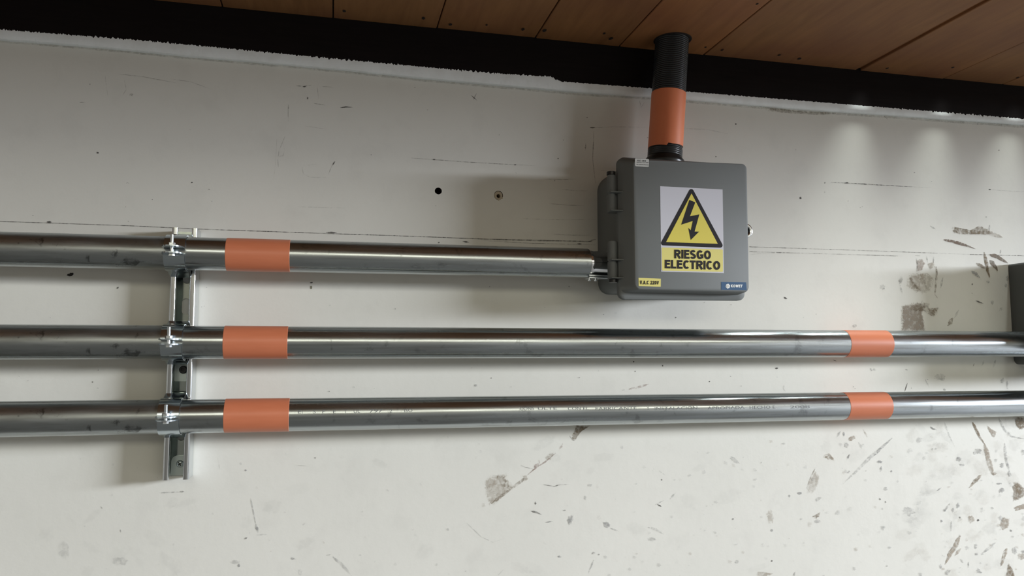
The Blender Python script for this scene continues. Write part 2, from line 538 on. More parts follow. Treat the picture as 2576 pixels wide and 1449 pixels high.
# long chalk line behind the top conduit
K.line([(-40, 556), (0, 557), (140, 561.5), (340, 568.5), (494, 576), (800, 586.7), (1000, 593), (1213, 601), (1490, 607.5)], 2.1, st=0.8, solid=.25, taper=False)
K.line([(1100, 597), (1270, 604), (1350, 606), (1480, 609)], 2.0, st=0.6)
K.line([(1210, 605), (1340, 612), (1500, 616)], 2.0, st=0.6)
K.line([(1480, 608.5), (1490, 604), (1500, 602)], 2.6, st=0.9)
K.line([(1885, 620.8), (2152, 629.4), (2359, 637)], 2.4, st=0.55, taper=False)
K.line([(2359, 637), (2440, 640)], 1.6, st=0.3, taper=False); K.line([(2440, 640), (2640, 645)], 2.2, st=0.7, taper=False)
K.line([(1885, 633), (2060, 638), (2259, 644)], 2.6, st=0.5, taper=False)
K.line([(1885, 640), (1950, 636), (2020, 638)], 1.6, st=0.3)
K.line([(2090, 458.5), (2140, 461), (2293, 470)], 2.8, st=0.95); K.line([(2240, 467), (2345, 472.5)], 1.6, st=0.5)
K.blob(2131, 460, 4, 2, 0, PEN, 0.9, 1); K.line([(2490, 477), (2580, 483)], 1.6, st=0.4); K.blob(2490, 477, 4, 1.6, 0, PEN, 0.8, 1)
K.line([(1034, 397.5), (1180, 408), (1346, 417)], 2.0, st=0.7); K.blob(1092, 401, 4, 1.6, 0, PEN, 0.8, 1); K.blob(1296, 414.5, 4, 1.6, 0, PEN, 0.8, 1)
K.line([(856, 271), (870, 269), (887, 270)], 3.0, st=0.95, solid=1)
K.line([(1186, 240), (1200, 253)], 2.4, st=0.8, solid=0.6); K.line([(1199, 235), (1190, 252)], 2.0, st=0.5, solid=0.4)
K.line([(1484, 322), (1540, 319), (1632, 320)], 1.8, st=0.45); K.line([(1714, 323), (1780, 326), (1832, 337)], 1.8, st=0.4)
K.blob(1490, 321, 7, 2, 0, PEN, 0.6, 1)
K.line([(1494, 330), (1491, 400), (1499, 470)], 1.8, st=0.6); K.line([(1474, 360), (1473, 379)], 2.4, st=0.6)
K.line([(1609, 254), (1613, 270), (1622, 256)], 1.8, st=0.5)
for a, b in (((1366, 450), (1460, 450)), ((1410, 476), (1485, 480)), ((1382, 512), (1470, 517)), ((1316, 550), (1500, 552)), ((1386, 588), (1492, 592))):
    K.line([a, ((a[0] + b[0]) / 2, (a[1] + b[1]) / 2 + 1.5), b], 2.2, st=0.35)
K.line([(1508, 429), (1530, 430)], 1.6, st=0.5)
# faint pencil scribbles upper left
K.line([(265, 190), (267, 215), (272, 245)], 2, st=0.35); K.line([(298, 186), (360, 193), (450, 210)], 2, st=0.35)
K.line([(428, 198), (480, 206), (535, 226)], 2, st=0.3); K.line([(312, 200), (318, 225), (308, 240)], 2.4, st=0.3)
K.blob(330, 238, 6, 4, 0, GRY, 0.4); K.line([(200, 257), (215, 258)], 2.6, st=0.6); K.blob(246, 384.5, 3.6, 2.6, 20, PEN, 0.8, 1)
K.line([(317, 461), (321, 459), (326, 463)], 2, st=0.6); K.blob(483, 459, 2.4, 1.8, 0, PEN, 0.7, 1)
K.line([(726, 262), (725, 285), (725, 306)], 2.6, st=0.5); K.line([(745, 216), (765, 217), (785, 214)], 3, st=0.6); K.blob(766, 218, 5, 2, 0, PEN, 0.6, .5)
K.line([(810, 217), (840, 220)], 2, st=0.4); K.blob(774, 247, 2, 3.4, 0, PEN, 0.7, 1); K.line([(798, 215), (801, 250)], 2, st=0.25); K.line([(790, 260), (820, 265)], 3, st=0.4)
K.line([(717, 343), (710, 360), (702, 378), (700, 394), (712, 392), (716, 378), (712, 358)], 2.2, st=0.45)
K.line([(699, 400), (700, 421)], 2.4, st=0.6); K.line([(696, 350), (694, 400), (688, 455)], 1.6, st=0.25)
K.line([(768, 317), (822, 325)], 2, st=0.25); K.line([(760, 420), (763, 437), (780, 446), (822, 447)], 2, st=0.3)
K.line([(843, 406), (836, 416)], 4, st=0.8, solid=.5); K.line([(836, 416), (826, 438)], 2, st=0.4); K.line([(774, 416), (798, 413)], 2, st=0.25)
K.line([(740, 520), (900, 524)], 1.8, st=0.2); K.line([(1600 - 300, 437), (1296, 433)], 2.6, st=0.7)
K.blob(1404, 399, 2, 1.8, 0, PEN, .7, 1); K.blob(1851, 312, 2.2, 2.2, 0, PEN, .8, 1); K.blob(1801, 394, 1.8, 1.8, 0, PEN, .7, 1)
K.blob(2014, 498, 3, 3.6, 0, PEN, .85, .6); K.blob(1976, 750, 5, 2.6, 25, PEN, .9, .8); K.blob(2075, 460, 2, 2, 0, PEN, .6, 1)
K.blob(2513, 378, 1.8, 1.8, 0, PEN, .7, 1); K.blob(177, 691, 8.5, 3.8, -14, (0.02, 0.018, 0.015), 1, 1, hard=True); K.blob(296, 724, 4, 2.4, -30, PEN, .7, 1)
K.blob(783, 711, 4.4, 1.8, -8, PEN, .9, 1); K.blob(783, 723, 3.2, 4.8, 0, (0.2, 0.19, 0.13), .9, 1); K.line([(118, 558), (130, 559)], 6, st=.8, solid=.5); K.line([(820, 584), (848, 586)], 4.6, st=.9, solid=.5)
K.line([(1164, 607), (1180, 610)], 4.4, st=.8, solid=.5); K.line([(1452, 613), (1464, 614)], 4, st=.9, solid=.8); K.blob(1104, 610, 3, 2, 0, PEN, .6, .6)
K.blob(233, 961, 2, 2, 0, PEN, .6, 1); K.blob(1700, 799, 2, 2, 0, PEN, .6, 1); K.blob(1594, 910, 2.4, 2, 0, PEN, .8, 1); K.blob(1667, 920, 2, 2.4, 0, PEN, .8, 1)
K.blob(1954, 926.5, 5, 2.4, -8, PEN, .95, .9); K.blob(1785, 960, 1.8, 2, 0, PEN, .8, 1); K.blob(1598, 934, 1.8, 1.8, 0, PEN, .6, 1)
K.line([(2096, 905), (2104, 909)], 3, st=.8, solid=.6); K.blob(2280, 930, 4, 2, 15, PEN, .5); K.line([(2283, 964), (2279, 976), (2276, 985)], 3.2, st=.75, solid=.5)
K.line([(2221, 289), (2235, 302)], 2, st=.45); K.line([(2207, 285), (2210, 290)], 2, st=.4)
K.line([(1600, 975), (1615, 972), (1632, 966)], 8, RED, .55); K.line([(1582, 979), (1595, 976), (1606, 978)], 5, RED, .75)
K.poly([(1925, 271), (2050, 282), (2110, 285), (2080, 289), (1990, 285), (1935, 279)], (0.27, 0.22, 0.14), .4, .2)
# big lower smear and its trail
K.poly([(1222, 1208), (1240, 1197), (1270, 1196), (1278, 1212), (1294, 1226), (1276, 1240), (1262, 1252), (1246, 1266), (1232, 1268), (1224, 1240)], MUD2, .55, .15)
K.poly([(1250, 1197), (1268, 1198), (1276, 1214), (1284, 1226), (1270, 1228), (1255, 1214)], MUD, .5, 0)
K.line([(1284, 1232), (1250, 1256), (1236, 1268)], 9, MUD, .5); K.line([(1286, 1228), (1305, 1216), (1316, 1206), (1328, 1204)], 9, MUD, .55)
K.line([(1325, 1197), (1342, 1182), (1356, 1172), (1372, 1162), (1386, 1150), (1398, 1140)], 4, RED, .7); K.blob(1350, 1172, 9, 6, -40, RED, .6)
K.blob(1382, 1150, 14, 8, -40, MUD2, .35); K.line([(1310, 1171), (1324, 1176), (1342, 1180)], 3, st=.45); K.line([(1356, 1156), (1358, 1168)], 2.4, RED, .6)
K.line([(1406, 1131), (1414, 1122), (1416, 1114)], 5, RED, .6); K.blob(1322, 1203, 8, 8, -30, MUD2, .4)
K.poly([(1450, 1070), (1484, 1071), (1462, 1086), (1450, 1104), (1442, 1108), (1440, 1098)], MUD, .75, .35); K.line([(1433, 1096), (1440, 1107), (1446, 1109)], 2.4, st=.6)
K.line([(1366, 1219), (1380, 1221), (1394, 1224), (1406, 1220), (1432, 1219)], 3, st=.65); K.line([(1348, 1262), (1347, 1270)], 6, st=.8)
K.line([(1336, 1285), (1350, 1289), (1363, 1295)], 5.6, st=.6, solid=.3); K.line([(1371, 1314), (1390, 1312)], 5, GRY, .7); K.blob(1434, 1308, 8, 14, 15, GRY, .6)
K.blob(1420, 1284, 5, 2, 0, PEN, .5); K.blob(1484, 1221, 8, 4, 10, GRY, .7); K.blob(1472, 1252, 4, 7, 0, GRY, .5); K.blob(1526, 1320, 12, 9, 25, GRY, .6)
K.line([(1534, 1328), (1558, 1337)], 5, GRY, .6); K.line([(1494, 1409), (1480, 1443)], 5, GRY, .75); K.blob(1493, 1391, 5, 3.4, -30, PEN, .6); K.blob(1506, 1395, 3, 2.6, 0, PEN, .6)
K.blob(1408, 1400, 6, 3, 0, GRY, .7); K.line([(1654, 1268), (1664, 1275)], 4.6, st=.8, solid=.4); K.line([(1648, 1270), (1672, 1258)], 3, GRY, .4); K.line([(1685, 1256), (1700, 1240)], 6, GRY, .35)
K.line([(1658, 1184), (1674, 1196)], 3, st=.4); K.blob(1665, 1207, 2, 2.6, 0, PEN, .7, 1); K.blob(1848, 1157, 16, 6, 40, GRY, .35); K.blob(1844, 1306, 3, 3, 0, PEN, .6)
K.line([(1630, 1326), (1650, 1332), (1670, 1345)], 8, GRY, .3); K.blob(1640, 1357, 12, 6, 0, GRY, .35); K.blob(1854, 1413, 5, 6, 30, GRY, .6); K.blob(1942, 1411, 2.4, 2.4, 0, PEN, .7, 1)
K.blob(1938, 1300, 10, 20, -10, MUD2, .35); K.blob(1942, 1334, 4, 4, 0, GRY, .5); K.line([(1175, 1316), (1210, 1350), (1240, 1364), (1268, 1355)], 2, GRY, .45)
K.line([(1253, 1447), (1268, 1432)], 4, GRY, .4)
K.line([(631, 1254), (638, 1290), (645, 1325)], 4.4, GRY, .6); K.line([(644, 1318), (649, 1340)], 9, GRY, .7); K.line([(647, 1346), (672, 1344)], 5, GRY, .5); K.blob(618, 1354, 5, 3, -30, PEN, .6)
K.line([(254, 1273), (257, 1280)], 3.2, st=.7); K.line([(303, 1332), (304, 1340)], 3, st=.6); K.line([(400, 1240), (420, 1239), (466, 1237)], 4, GRY, .45); K.blob(457, 1237, 6, 2.4, 0, PEN, .5)
K.blob(160, 1382, 18, 26, 0, GRY, .16); K.blob(300, 1412, 24, 12, 0, GRY, .2); K.blob(601, 1423, 4, 5, 0, GRY, .7); K.blob(592, 1414, 14, 6, 0, GRY, .3); K.blob(618, 1183, 3, 3, 0, GRY, .7)
K.blob(736, 1405, 5, 4, 0, GRY, .5); K.line([(838, 1400), (860, 1420), (885, 1449)], 9, GRY, .4); K.line([(820, 1397), (836, 1395)], 3, GRY, .6); K.blob(793, 1152, 3, 2.4, 0, PEN, .5); K.line([(548, 1150), (553, 1185)], 3, GRY, .25)
K.line([(740, 1170), (775, 1173)], 2, GRY, .3); K.blob(755, 1440, 6, 10, 0, GRY, .3)
# smears on the right
K.line([(2070, 1150), (2085, 1145), (2100, 1160)], 12, MUD2, .6); K.blob(2086, 1151, 12, 6, 10, MUD2, .8)
K.line([(2053, 1175), (2040, 1200), (2030, 1228), (2038, 1238)], 3, MUD, .5); K.poly([(2052, 1185), (2060, 1200), (2056, 1225), (2044, 1240), (2032, 1236), (2036, 1210)], MUD2, .4, .2)
K.blob(2012, 1241, 7, 4, 0, GRY, .6); K.blob(1986, 1248, 3, 4, 0, GRY, .6); K.poly([(2043, 1299), (2064, 1288), (2060, 1302), (2050, 1304)], MUD, .6, .2); K.blob(2056, 1312, 10, 6, 0, GRY, .3)
K.line([(2245, 1102), (2220, 1125), (2190, 1150), (2150, 1190), (2120, 1218)], 9, GRY, .45); K.line([(2220, 1124), (2200, 1146)], 10, GRY, .6)
K.blob(2143, 1103, 12, 6, -35, MUD2, .8); K.blob(2130, 1120, 7, 8, 0, GRY, .6); K.line([(2160, 1112), (2168, 1130)], 8, GRY, .6); K.line([(2172, 1080), (2182, 1100)], 5, MUD2, .6)
K.line([(2138, 1143), (2129, 1158)], 5.6, PEN, .65); K.line([(2115, 1085), (2105, 1100)], 7, GRY, .4); K.blob(2123, 1092, 3, 6, 0, GRY, .7); K.line([(2218, 1173), (2214, 1188)], 7, GRY, .7)
K.blob(2213, 1162, 8, 4, 0, GRY, .6); K.blob(2243, 1186, 3, 3, 0, GRY, .8); K.blob(2136, 1187, 3, 5, 30, GRY, .6); K.blob(2214, 1256, 3, 3, 0, PEN, .7); K.blob(2228, 1263, 2, 3.4, -20, PEN, .7)
K.blob(2286, 1287, 18, 14, 0, GRY, .28); K.line([(2370, 1226), (2356, 1236)], 4, GRY, .7); K.line([(2340, 1073), (2348, 1079), (2358, 1082)], 5, PEN, .6)
K.line([(2375, 1060), (2390, 1100), (2402, 1124)], 5, GRY, .4); K.blob(2311, 1108, 10, 8, -40, GRY, .4); K.blob(2346, 1130, 3, 4, 0, PEN, .6); K.blob(2412, 1155, 8, 7, 0, GRY, .6); K.blob(2417, 1169, 4, 3, 0, GRY, .5)
K.line([(2447, 1062), (2455, 1078), (2465, 1100), (2478, 1118)], 8, MUD, .85, .2); K.line([(2478, 1118), (2486, 1150), (2494, 1182), (2500, 1196)], 15, MUD2, .8, .15); K.line([(2494, 1192), (2510, 1191)], 8, MUD2, .6)
K.poly([(2484, 1072), (2500, 1082), (2508, 1086), (2502, 1102), (2492, 1090)], MUD2, .8, .1); K.line([(2512, 1050), (2526, 1080), (2545, 1098), (2576, 1104)], 7, GRY, .55)
K.poly([(2556, 1050), (2580, 1052), (2580, 1076), (2566, 1080), (2553, 1066)], MUD, .9, .25); K.line([(2528, 1115), (2530, 1150), (2540, 1190)], 9, GRY, .55); K.blob(2521, 1170, 7, 7, 0, GRY, .6)
K.line([(2470, 1194), (2455, 1208), (2438, 1228)], 10, MUD2, .9); K.blob(2454, 1210, 12, 6, -40, MUD, .7); K.blob(2540, 1192, 5, 9, -10, GRY, .7); K.blob(2461, 1135, 10, 8, 0, GRY, .5); K.blob(2452, 1140, 5, 5, 0, GRY, .6)
K.poly([(2548, 1222), (2562, 1216), (2576, 1226), (2580, 1246), (2560, 1256), (2548, 1262), (2550, 1240)], MUD, .85, .2); K.poly([(2552, 1276), (2580, 1266), (2580, 1280), (2556, 1285)], MUD2, .9, .3)
K.blob(2520, 1234, 9, 7, -40, GRY, .7); K.blob(2514, 1217, 8, 2.4, 0, GRY, .8); K.blob(2444, 1307, 10, 11, 0, MUD2, .9, .2); K.blob(2461, 1309, 3, 3.4, 20, PEN, .8, .6)
K.poly([(2522, 1302), (2538, 1306), (2538, 1326), (2522, 1334), (2514, 1322)], MUD2, .85, .2); K.blob(2543, 1335, 4, 3, 40, PEN, .6); K.line([(2390, 1267), (2375, 1287)], 7, PEN, .6); K.blob(2376, 1284, 5, 4, 0, GRY, .7)
K.blob(2397, 1283, 4, 7, 15, GRY, .6); K.blob(2410, 1272, 5, 8, 10, GRY, .5); K.blob(2415, 1302, 3, 3, 0, PEN, .7); K.line([(2394, 1312), (2392, 1336)], 6, GRY, .75); K.blob(2369, 1311, 3, 4, 0, GRY, .6)
K.line([(2416, 1348), (2405, 1372), (2390, 1395), (2378, 1420)], 14, MUD2, .9, .2); K.line([(2418, 1380), (2402, 1398)], 8, MUD2, .9, .2); K.blob(2367, 1425, 4, 7, 0, GRY, .6)
K.blob(2455, 1375, 5, 8, 10, GRY, .6); K.line([(2505, 1365), (2472, 1392)], 9, GRY, .5); K.line([(2534, 1380), (2526, 1400), (2518, 1425)], 11, MUD2, .85, .1); K.blob(2553, 1386, 8, 10, 0, GRY, .6)
K.poly([(2538, 1416), (2552, 1440), (2550, 1455), (2530, 1449)], MUD, .8, .2); K.blob(2570, 1400, 12, 10, 0, MUD2, .6); K.blob(2457, 1394, 5, 4, 0, GRY, .6); K.line([(2437, 1414), (2436, 1428)], 5, PEN, .55)
K.blob(2384, 1440, 9, 6, -40, GRY, .6); K.blob(2465, 1440, 8, 2.4, 0, GRY, .6); K.blob(1920, 1445, 22, 8, 0, MUD2, .5); K.line([(2001, 1438), (1996, 1452)], 5, PEN, .5)
# mud near the right box
K.poly([(2397, 571), (2412, 574), (2440, 579), (2462, 570), (2480, 575), (2500, 588), (2480, 590), (2450, 590), (2420, 588), (2404, 586)], MUD, .85, .1)
K.line([(2398, 578), (2410, 586)], 10, MUD, .8, .2); K.line([(2475, 580), (2500, 590), (2522, 598)], 14, MUD2, .7); K.line([(2490, 566), (2488, 580)], 4, PEN, .6)
K.line([(2374, 603), (2395, 607), (2420, 614), (2454, 626)], 9, (0.17, 0.115, 0.08), .9, .3); K.line([(2340, 568), (2354, 577)], 6, GRY, .4)
K.line([(2476, 634), (2482, 662), (2484, 680), (2490, 698)], 10, MUD, .95, .2); K.line([(2490, 640), (2510, 646), (2536, 662)], 12, (0.2, 0.16, 0.12), .95, .4)
K.line([(2491, 654), (2500, 666), (2510, 681)], 13, (0.17, 0.13, 0.09), .95, .3); K.line([(2456, 662), (2470, 670), (2480, 676)], 11, MUD, .8, .2); K.line([(2444, 682), (2454, 688), (2466, 700)], 10, GRY, .8, .1)
K.line([(2518, 629), (2516, 638)], 3.4, PEN, .6); K.blob(2486, 709, 5, 4, 0, GRY, .6); K.blob(2446, 715, 2.4, 2.4, 0, PEN, .7); K.line([(2455, 756), (2464, 760), (2474, 764)], 4.4, PEN, .85, .4)
K.blob(2496, 761, 4, 6, 0, GRY, .6); K.line([(2522, 774), (2514, 782)], 9, GRY, .6); K.line([(2398, 800), (2384, 820)], 16, MUD, .65, .1); K.line([(2412, 780), (2400, 800)], 7, GRY, .35)
K.blob(2534, 700, 4, 8, 0, GRY, .5); K.blob(2530, 718, 4, 6, 0, GRY, .5)
K.poly([(2272, 770), (2300, 764), (2318, 762), (2330, 772), (2318, 786), (2322, 800), (2326, 832), (2269, 832), (2269, 780)], (0.27, 0.22, 0.17), .75, .4)
K.poly([(2285, 785), (2300, 768), (2322, 760), (2338, 764), (2336, 776), (2362, 774), (2350, 796), (2342, 794), (2324, 782), (2300, 784)], MUD, .75, .0)
K.poly([(2290, 690), (2310, 686), (2330, 688), (2348, 700), (2340, 730), (2320, 738), (2300, 730), (2282, 718)], MUD2, .6, .1)
K.line([(2288, 692), (2296, 710), (2304, 722), (2316, 732)], 8, MUD, .6); K.line([(2328, 700), (2326, 715), (2334, 730)], 6, MUD, .5)
K.poly([(2306, 656), (2318, 652), (2328, 662), (2320, 678), (2308, 684)], (0.33, 0.26, 0.21), .65, .3); K.poly([(2332, 664), (2350, 658), (2352, 672), (2340, 678)], MUD2, .5, .2)
K.line([(2306, 650), (2308, 670), (2305, 684)], 3, PEN, .7); K.line([(2331, 644), (2334, 660)], 3.4, PEN, .5); K.line([(2349, 646), (2348, 662)], 3.4, PEN, .6)
K.line([(2355, 670), (2357, 688), (2354, 720), (2352, 740), (2358, 750)], 6, MUD, .7); K.blob(2266, 705, 6, 11, 10, PEN, .5); K.line([(2264, 716), (2270, 740)], 6, GRY, .5); K.line([(2372, 698), (2366, 725)], 8, GRY, .45)
K.line([(2302, 643), (2316, 644)], 2, PEN, .5); K.blob(2220, 722, 8, 8, 0, GRY, .3); K.blob(2150, 820, 7, 5, 0, GRY, .45)
K.blob(2364, 949, 16, 10, 0, GRY, .35); K.line([(2328, 955), (2338, 975)], 6, GRY, .5); K.blob(2376, 980, 4, 3, 20, PEN, .6); K.line([(2451, 914), (2448, 922)], 3, PEN, .7)
K.line([(2476, 905), (2470, 920)], 6, GRY, .4); K.line([(2505, 905), (2498, 925)], 7, GRY, .35); K.blob(2522, 958, 6, 8, 0, GRY, .5); K.blob(2200, 930, 6, 4, 0, GRY, .4); K.blob(2192, 930, 5, 3, 40, GRY, .5)
K.blob(2534, 968, 3, 12, 0, GRY, .6); K.line([(1973, 967), (1971, 978), (1976, 985)], 3, GRY, .5); K.blob(1197, 970, 4, 4, 0, GRY, .6); K.blob(1236, 951, 1.6, 1.6, 0, PEN, .6, 1)
# small scattered scuffs, denser towards the lower right
for i in range(420):
    t = random.random(); u = 40 + 2600 * (1 - (random.random() ** 1.9)); v_ = 1090 + 370 * random.random() ** 0.8
    if u < 1500 and random.random() < .35: continue
    r = random.uniform(1.2, 5.5) * (0.7 + 0.6 * (u / 2576))
    K.blob(u, v_, r, r * random.uniform(.4, 1.3), random.uniform(-60, 60), random.choice((GRY, GRY, MUD2, PEN)), random.uniform(.06, .34) * (0.4 + u / 2576), 0.1, 0.35)
for i in range(70):
    u = random.uniform(30, 2560); v_ = random.choice((random.uniform(720, 800), random.uniform(925, 985), random.uniform(200, 560)))
    K.blob(u, v_, random.uniform(1, 2.4), random.uniform(1, 2), 0, random.choice((GRY, PEN)), random.uniform(.25, .55), .8)
for i in range(55):
    u = random.uniform(2280, 2576); v_ = random.uniform(1060, 1449)
    K.blob(u, v_, random.uniform(10, 34), random.uniform(8, 24), random.uniform(-50, 50), random.choice((GRY, MUD2)), random.uniform(.04, .11), 0.2)
for i in range(40):
    K.blob(random.uniform(60, 2300), random.uniform(1110, 1449), random.uniform(15, 40), random.uniform(8, 22), random.uniform(-50, 50), GRY, random.uniform(.02, .06), 0.25)
mk = obj('stains_and_shade', K.bm, M_mark, wall)
mk['label'] = 'pencil lines, mud smears, scuffs and a painted ledge shadow on the wall paint'

# plastic plug in the right hand drilled hole
bm = bmesh.new()
po = circle(plug_c, 0.0082, 0.0084, 24, y=0.0012); pi_ = circle(plug_c + Vector((0.0002, 0, -0.0009)), 0.0038, 0.0040, 24, y=0.0012)
dp = circle(plug_c + Vector((0.0002, 0, -0.0009)), 0.0034, 0.0036, 24, y=0.02)
loft(bm, [circle(plug_c, 0.0082, 0.0084, 24, y=0.02), po, pi_, dp], False, False)
tip = [plug_c + Vector((dx * .001, -0.0004, dz * .001)) for dx, dz in ((-3, -7.6), (0.5, -11.4), (2.2, -8.8), (8.6, -6.2), (8.4, -3.2), (4, -4.5))]
bm.faces.new([bm.verts.new(p) for p in tip])
tag(obj('wall_plug', bm, M_plug), 'tan plastic wall plug set in the drilled hole left of the grey box', 'wall plug')

# ------------------------------------------------------------------ slotted strut channel
SW, SD, ST = 0.0413, 0.0413, 0.0025
ptop = (W(431.5, 571, -SD) + W(497.5, 575, -SD)) / 2
pbot = (W(407.5, 1205, -SD) + W(474.5, 1210, -SD)) / 2
zt, zb = ptop.z, pbot.z
strut = thing('strut_channel', 'slotted zinc strut channel fixed upright to the wall behind the three conduits', 'strut channel', (pbot.x, 0, zb))


def sx(z):
    return pbot.x + (ptop.x - pbot.x) * (z - zb) / (zt - zb)


def arc(cx, cy, r, a0, a1, n_=6):
    return [(cx + r * math.cos(R_(a0 + (a1 - a0) * k / n_)), cy + r * math.sin(R_(a0 + (a1 - a0) * k / n_))) for k in range(n_ + 1)]


def c_half(s):
    h = SW / 2; rr = 0.0035; lip = 0.0095; ret = 0.0075
    P = [(-h, -ST - 0.0002)] + arc(-h + rr, -SD + rr, rr, 180, 270)
    P += arc(-h + lip - 0.002, -SD + 0.002, 0.002, 270, 360, 4)
    P += [(-h + lip, -SD + ret), (-h + lip - ST * .8, -SD + ret), (-h + lip - ST * .8, -SD + ST), (-h + ST, -SD + ST), (-h + ST, -ST - 0.0002)]
    return [(x * s, y) for x, y in P]


for s in (1, -1):
    bm = bmesh.new(); pr = c_half(s)
    loft(bm, [[Vector((sx(z) + x, y, z)) for x, y in pr] for z in (zb, zt)])
    o = obj('flange', bm, M_zinc, strut, smooth=40)
# back web with oblong slots 50 mm apart
bm = bmesh.new(); h = SW / 2 - 0.0005
sl_z = []
zref = W(460, 771, -ST).z
sp_ = (W(460, 693, -ST).z - W(460, 849, -ST).z) / 2
k = 0
for k in range(-8, 8):
    z = zref + k * sp_
    if zb + 0.022 < z < zt - 0.018: sl_z.append(z)
loops = [[Vector((sx(zb) - h, -ST, zb + .001)), Vector((sx(zb) + h, -ST, zb + .001)), Vector((sx(zt) + h, -ST, zt - .001)), Vector((sx(zt) - h, -ST, zt - .001))]]
for z in sl_z:
    L = []
    for k in range(9): L.append(Vector((sx(z) + 0.007 * math.cos(math.pi * k / 8), -ST, z + 0.0075 + 0.007 * math.sin(math.pi * k / 8))))
    for k in range(9): L.append(Vector((sx(z) - 0.007 * math.cos(math.pi * k / 8), -ST, z - 0.0075 - 0.007 * math.sin(math.pi * k / 8))))
    loops.append(L)
vl = fill(bm, loops)
for vs in vl:
    bk = [bm.verts.new(Vector((v_.co.x, -0.0001, v_.co.z))) for v_ in vs]
    for k in range(len(vs)): bm.faces.new((vs[k], vs[(k + 1) % len(vs)], bk[(k + 1) % len(vs)], bk[k]))
obj('web', bm, M_web, strut)


def screw(z, phillips):
    x = sx(z)
    bm = bmesh.new()
    c = [Vector((x + dx, -ST - 0.0001, z + dz)) for dx, dz in ((-.0145, -.02), (.0145, -.02), (.0145, .014), (-.0145, .014))]
    lp = rquad(c, [0.002, 0.002, 0.010, 0.010]); c2 = [p + Vector((0, -0.002, 0)) for p in lp]
    loft(bm, [lp, c2])
    wsh = obj('washer', bm, M_washer, strut, smooth=30)
    bm = bmesh.new()
    y0 = -ST - 0.0021
    if phillips:
        lathe(bm, (x, y0, z), (x, y0 - 1, z), [(0, .0062), (.0015, .0062), (.0032, .0048), (.0040, .0022)], 28)
        for a in (35, 125):
            d = Vector((math.cos(R_(a)), 0, math.sin(R_(a)))); e = Vector((-d.z, 0, d.x))
            cc = Vector((x, y0 - 0.0043, z))
            vs = [bm.verts.new(cc + d * s1 * .0035 + e * s2 * .0008) for s1, s2 in ((-1, -1), (1, -1), (1, 1), (-1, 1))]
            bm.faces.new(vs)
        sc_ = obj('screw', bm, M_washer, strut, smooth=40)
        for f in sc_.data.polygons:
            if f.center.y < -0.0088 + 0.0003 - 0.0 and len(f.vertices) == 4 and abs(f.normal.y) > .99 and f.area < 2e-5: f.material_index = 1
        sc_.data.materials.append(M_black)
    else:
        lathe(bm, (x, y0, z), (x, y0 - 1, z), [(0, .0068), (.0045, .0066), (.0055, .0055), (.0055, .0035), (.002, .0033), (.0021, 0.0002)], 28)
        obj('screw', bm, M_black, strut, smooth=40)


z4 = W(460, 930, -ST).z; z7 = W(455, 1166, -ST).z; z1 = W(463, 587, -ST).z
screw(z4, False); screw(z7, True)

# ------------------------------------------------------------------ conduits
PR = 0.0279
AX = -(SD + PR + 0.0015)                       # axis of a conduit clamped on the strut


def tangent_z(u, top_v, bot_v, y):
    a, b = W(u, top_v, y), W(u, bot_v, y)
    e0, e1 = math.atan2(a.z - EYE, DIST + y), math.atan2(b.z - EYE, DIST + y)
    return EYE + (DIST + y) * math.tan((e0 + e1) / 2), (a.x + b.x) / 2


def conduit(u0, t0, b0, u1, t1, b1, x0, x1, y1, m, name, label):
    za, xa = tangent_z(u0, t0, b0, AX); zb_, xb = tangent_z(u1, t1, b1, y1)

    def P(x):
        t = (x - xa) / (xb - xa)
        return Vector((x, AX + (y1 - AX) * t, za + (zb_ - za) * t))
    o = thing(name, label, 'conduit', P(xa))
    return o, P


def tube(P, x0, x1, r, m, parent, name, seg=96, label=None, lip=0.0):
    bm = bmesh.new(); p0, p1 = P(x0), P(x1); L = (p1 - p0).length
    prof = [(0, r - .0006), (0.0006, r)] + [(L * k / 24, r) for k in range(1, 24)] + [(L - .0006, r), (L, r - .0006)]
    lathe(bm, p0, p1, prof, seg)
    o = obj(name, bm, m, parent, smooth=35)
    if label: o['label'] = label
    return o


def tube_front(P, x, r):
    return P(x) + Vector((0, -r, 0))


def xat(u, y=AX - PR):
    return W(u, 880, y).x


XBOX = W(1504, 640, 0).x                        # left side of the grey box
# top conduit
c1, P1 = conduit(50, 585.5, 669.5, 1400, 622.5, 698, 0, 0, AX - 0.002, M_pipe, 'conduit',
                 'topmost short galvanised conduit ending at the grey box')
c1['group'] = 'galvanised conduits along the wall'
x_end1 = W(1486, 665, AX - PR * .8).x
tube(P1, -1.35, W(437, 650, AX - PR).x, PR, M_pipe_old, c1, 'tube')
tube(P1, W(437, 650, AX - PR).x, x_end1, PR, M_pipe, c1, 'tube')
tube(P1, W(565, 645, AX - PR).x, W(728.5, 645, AX - PR).x, PR + .0004, M_orange, c1, 'orange_band')
# middle conduit
XR2 = W(2541, 750, 0).x                         # left side of the right hand box
c2, P2 = conduit(50, 816.5, 904, 2130, 830.5, 899, 0, 0, AX + 0.012, M_pipe, 'conduit',
                 'middle galvanised conduit entering the dark box at the right edge')
c2['group'] = 'galvanised conduits along the wall'
tube(P2, -1.35, W(428, 860, AX - PR).x, PR, M_pipe_old, c2, 'tube')
tube(P2, W(428, 860, AX - PR).x, XR2 + .004, PR, M_pipe, c2, 'tube')
tube(P2, W(558.5, 860, AX - PR).x, W(722.5, 860, AX - PR).x, PR + .0004, M_orange, c2, 'orange_band')
tube(P2, W(2141.5, 860, AX - PR + .012).x, W(2251, 860, AX - PR + .012).x, PR + .0004, M_orange, c2, 'orange_band')
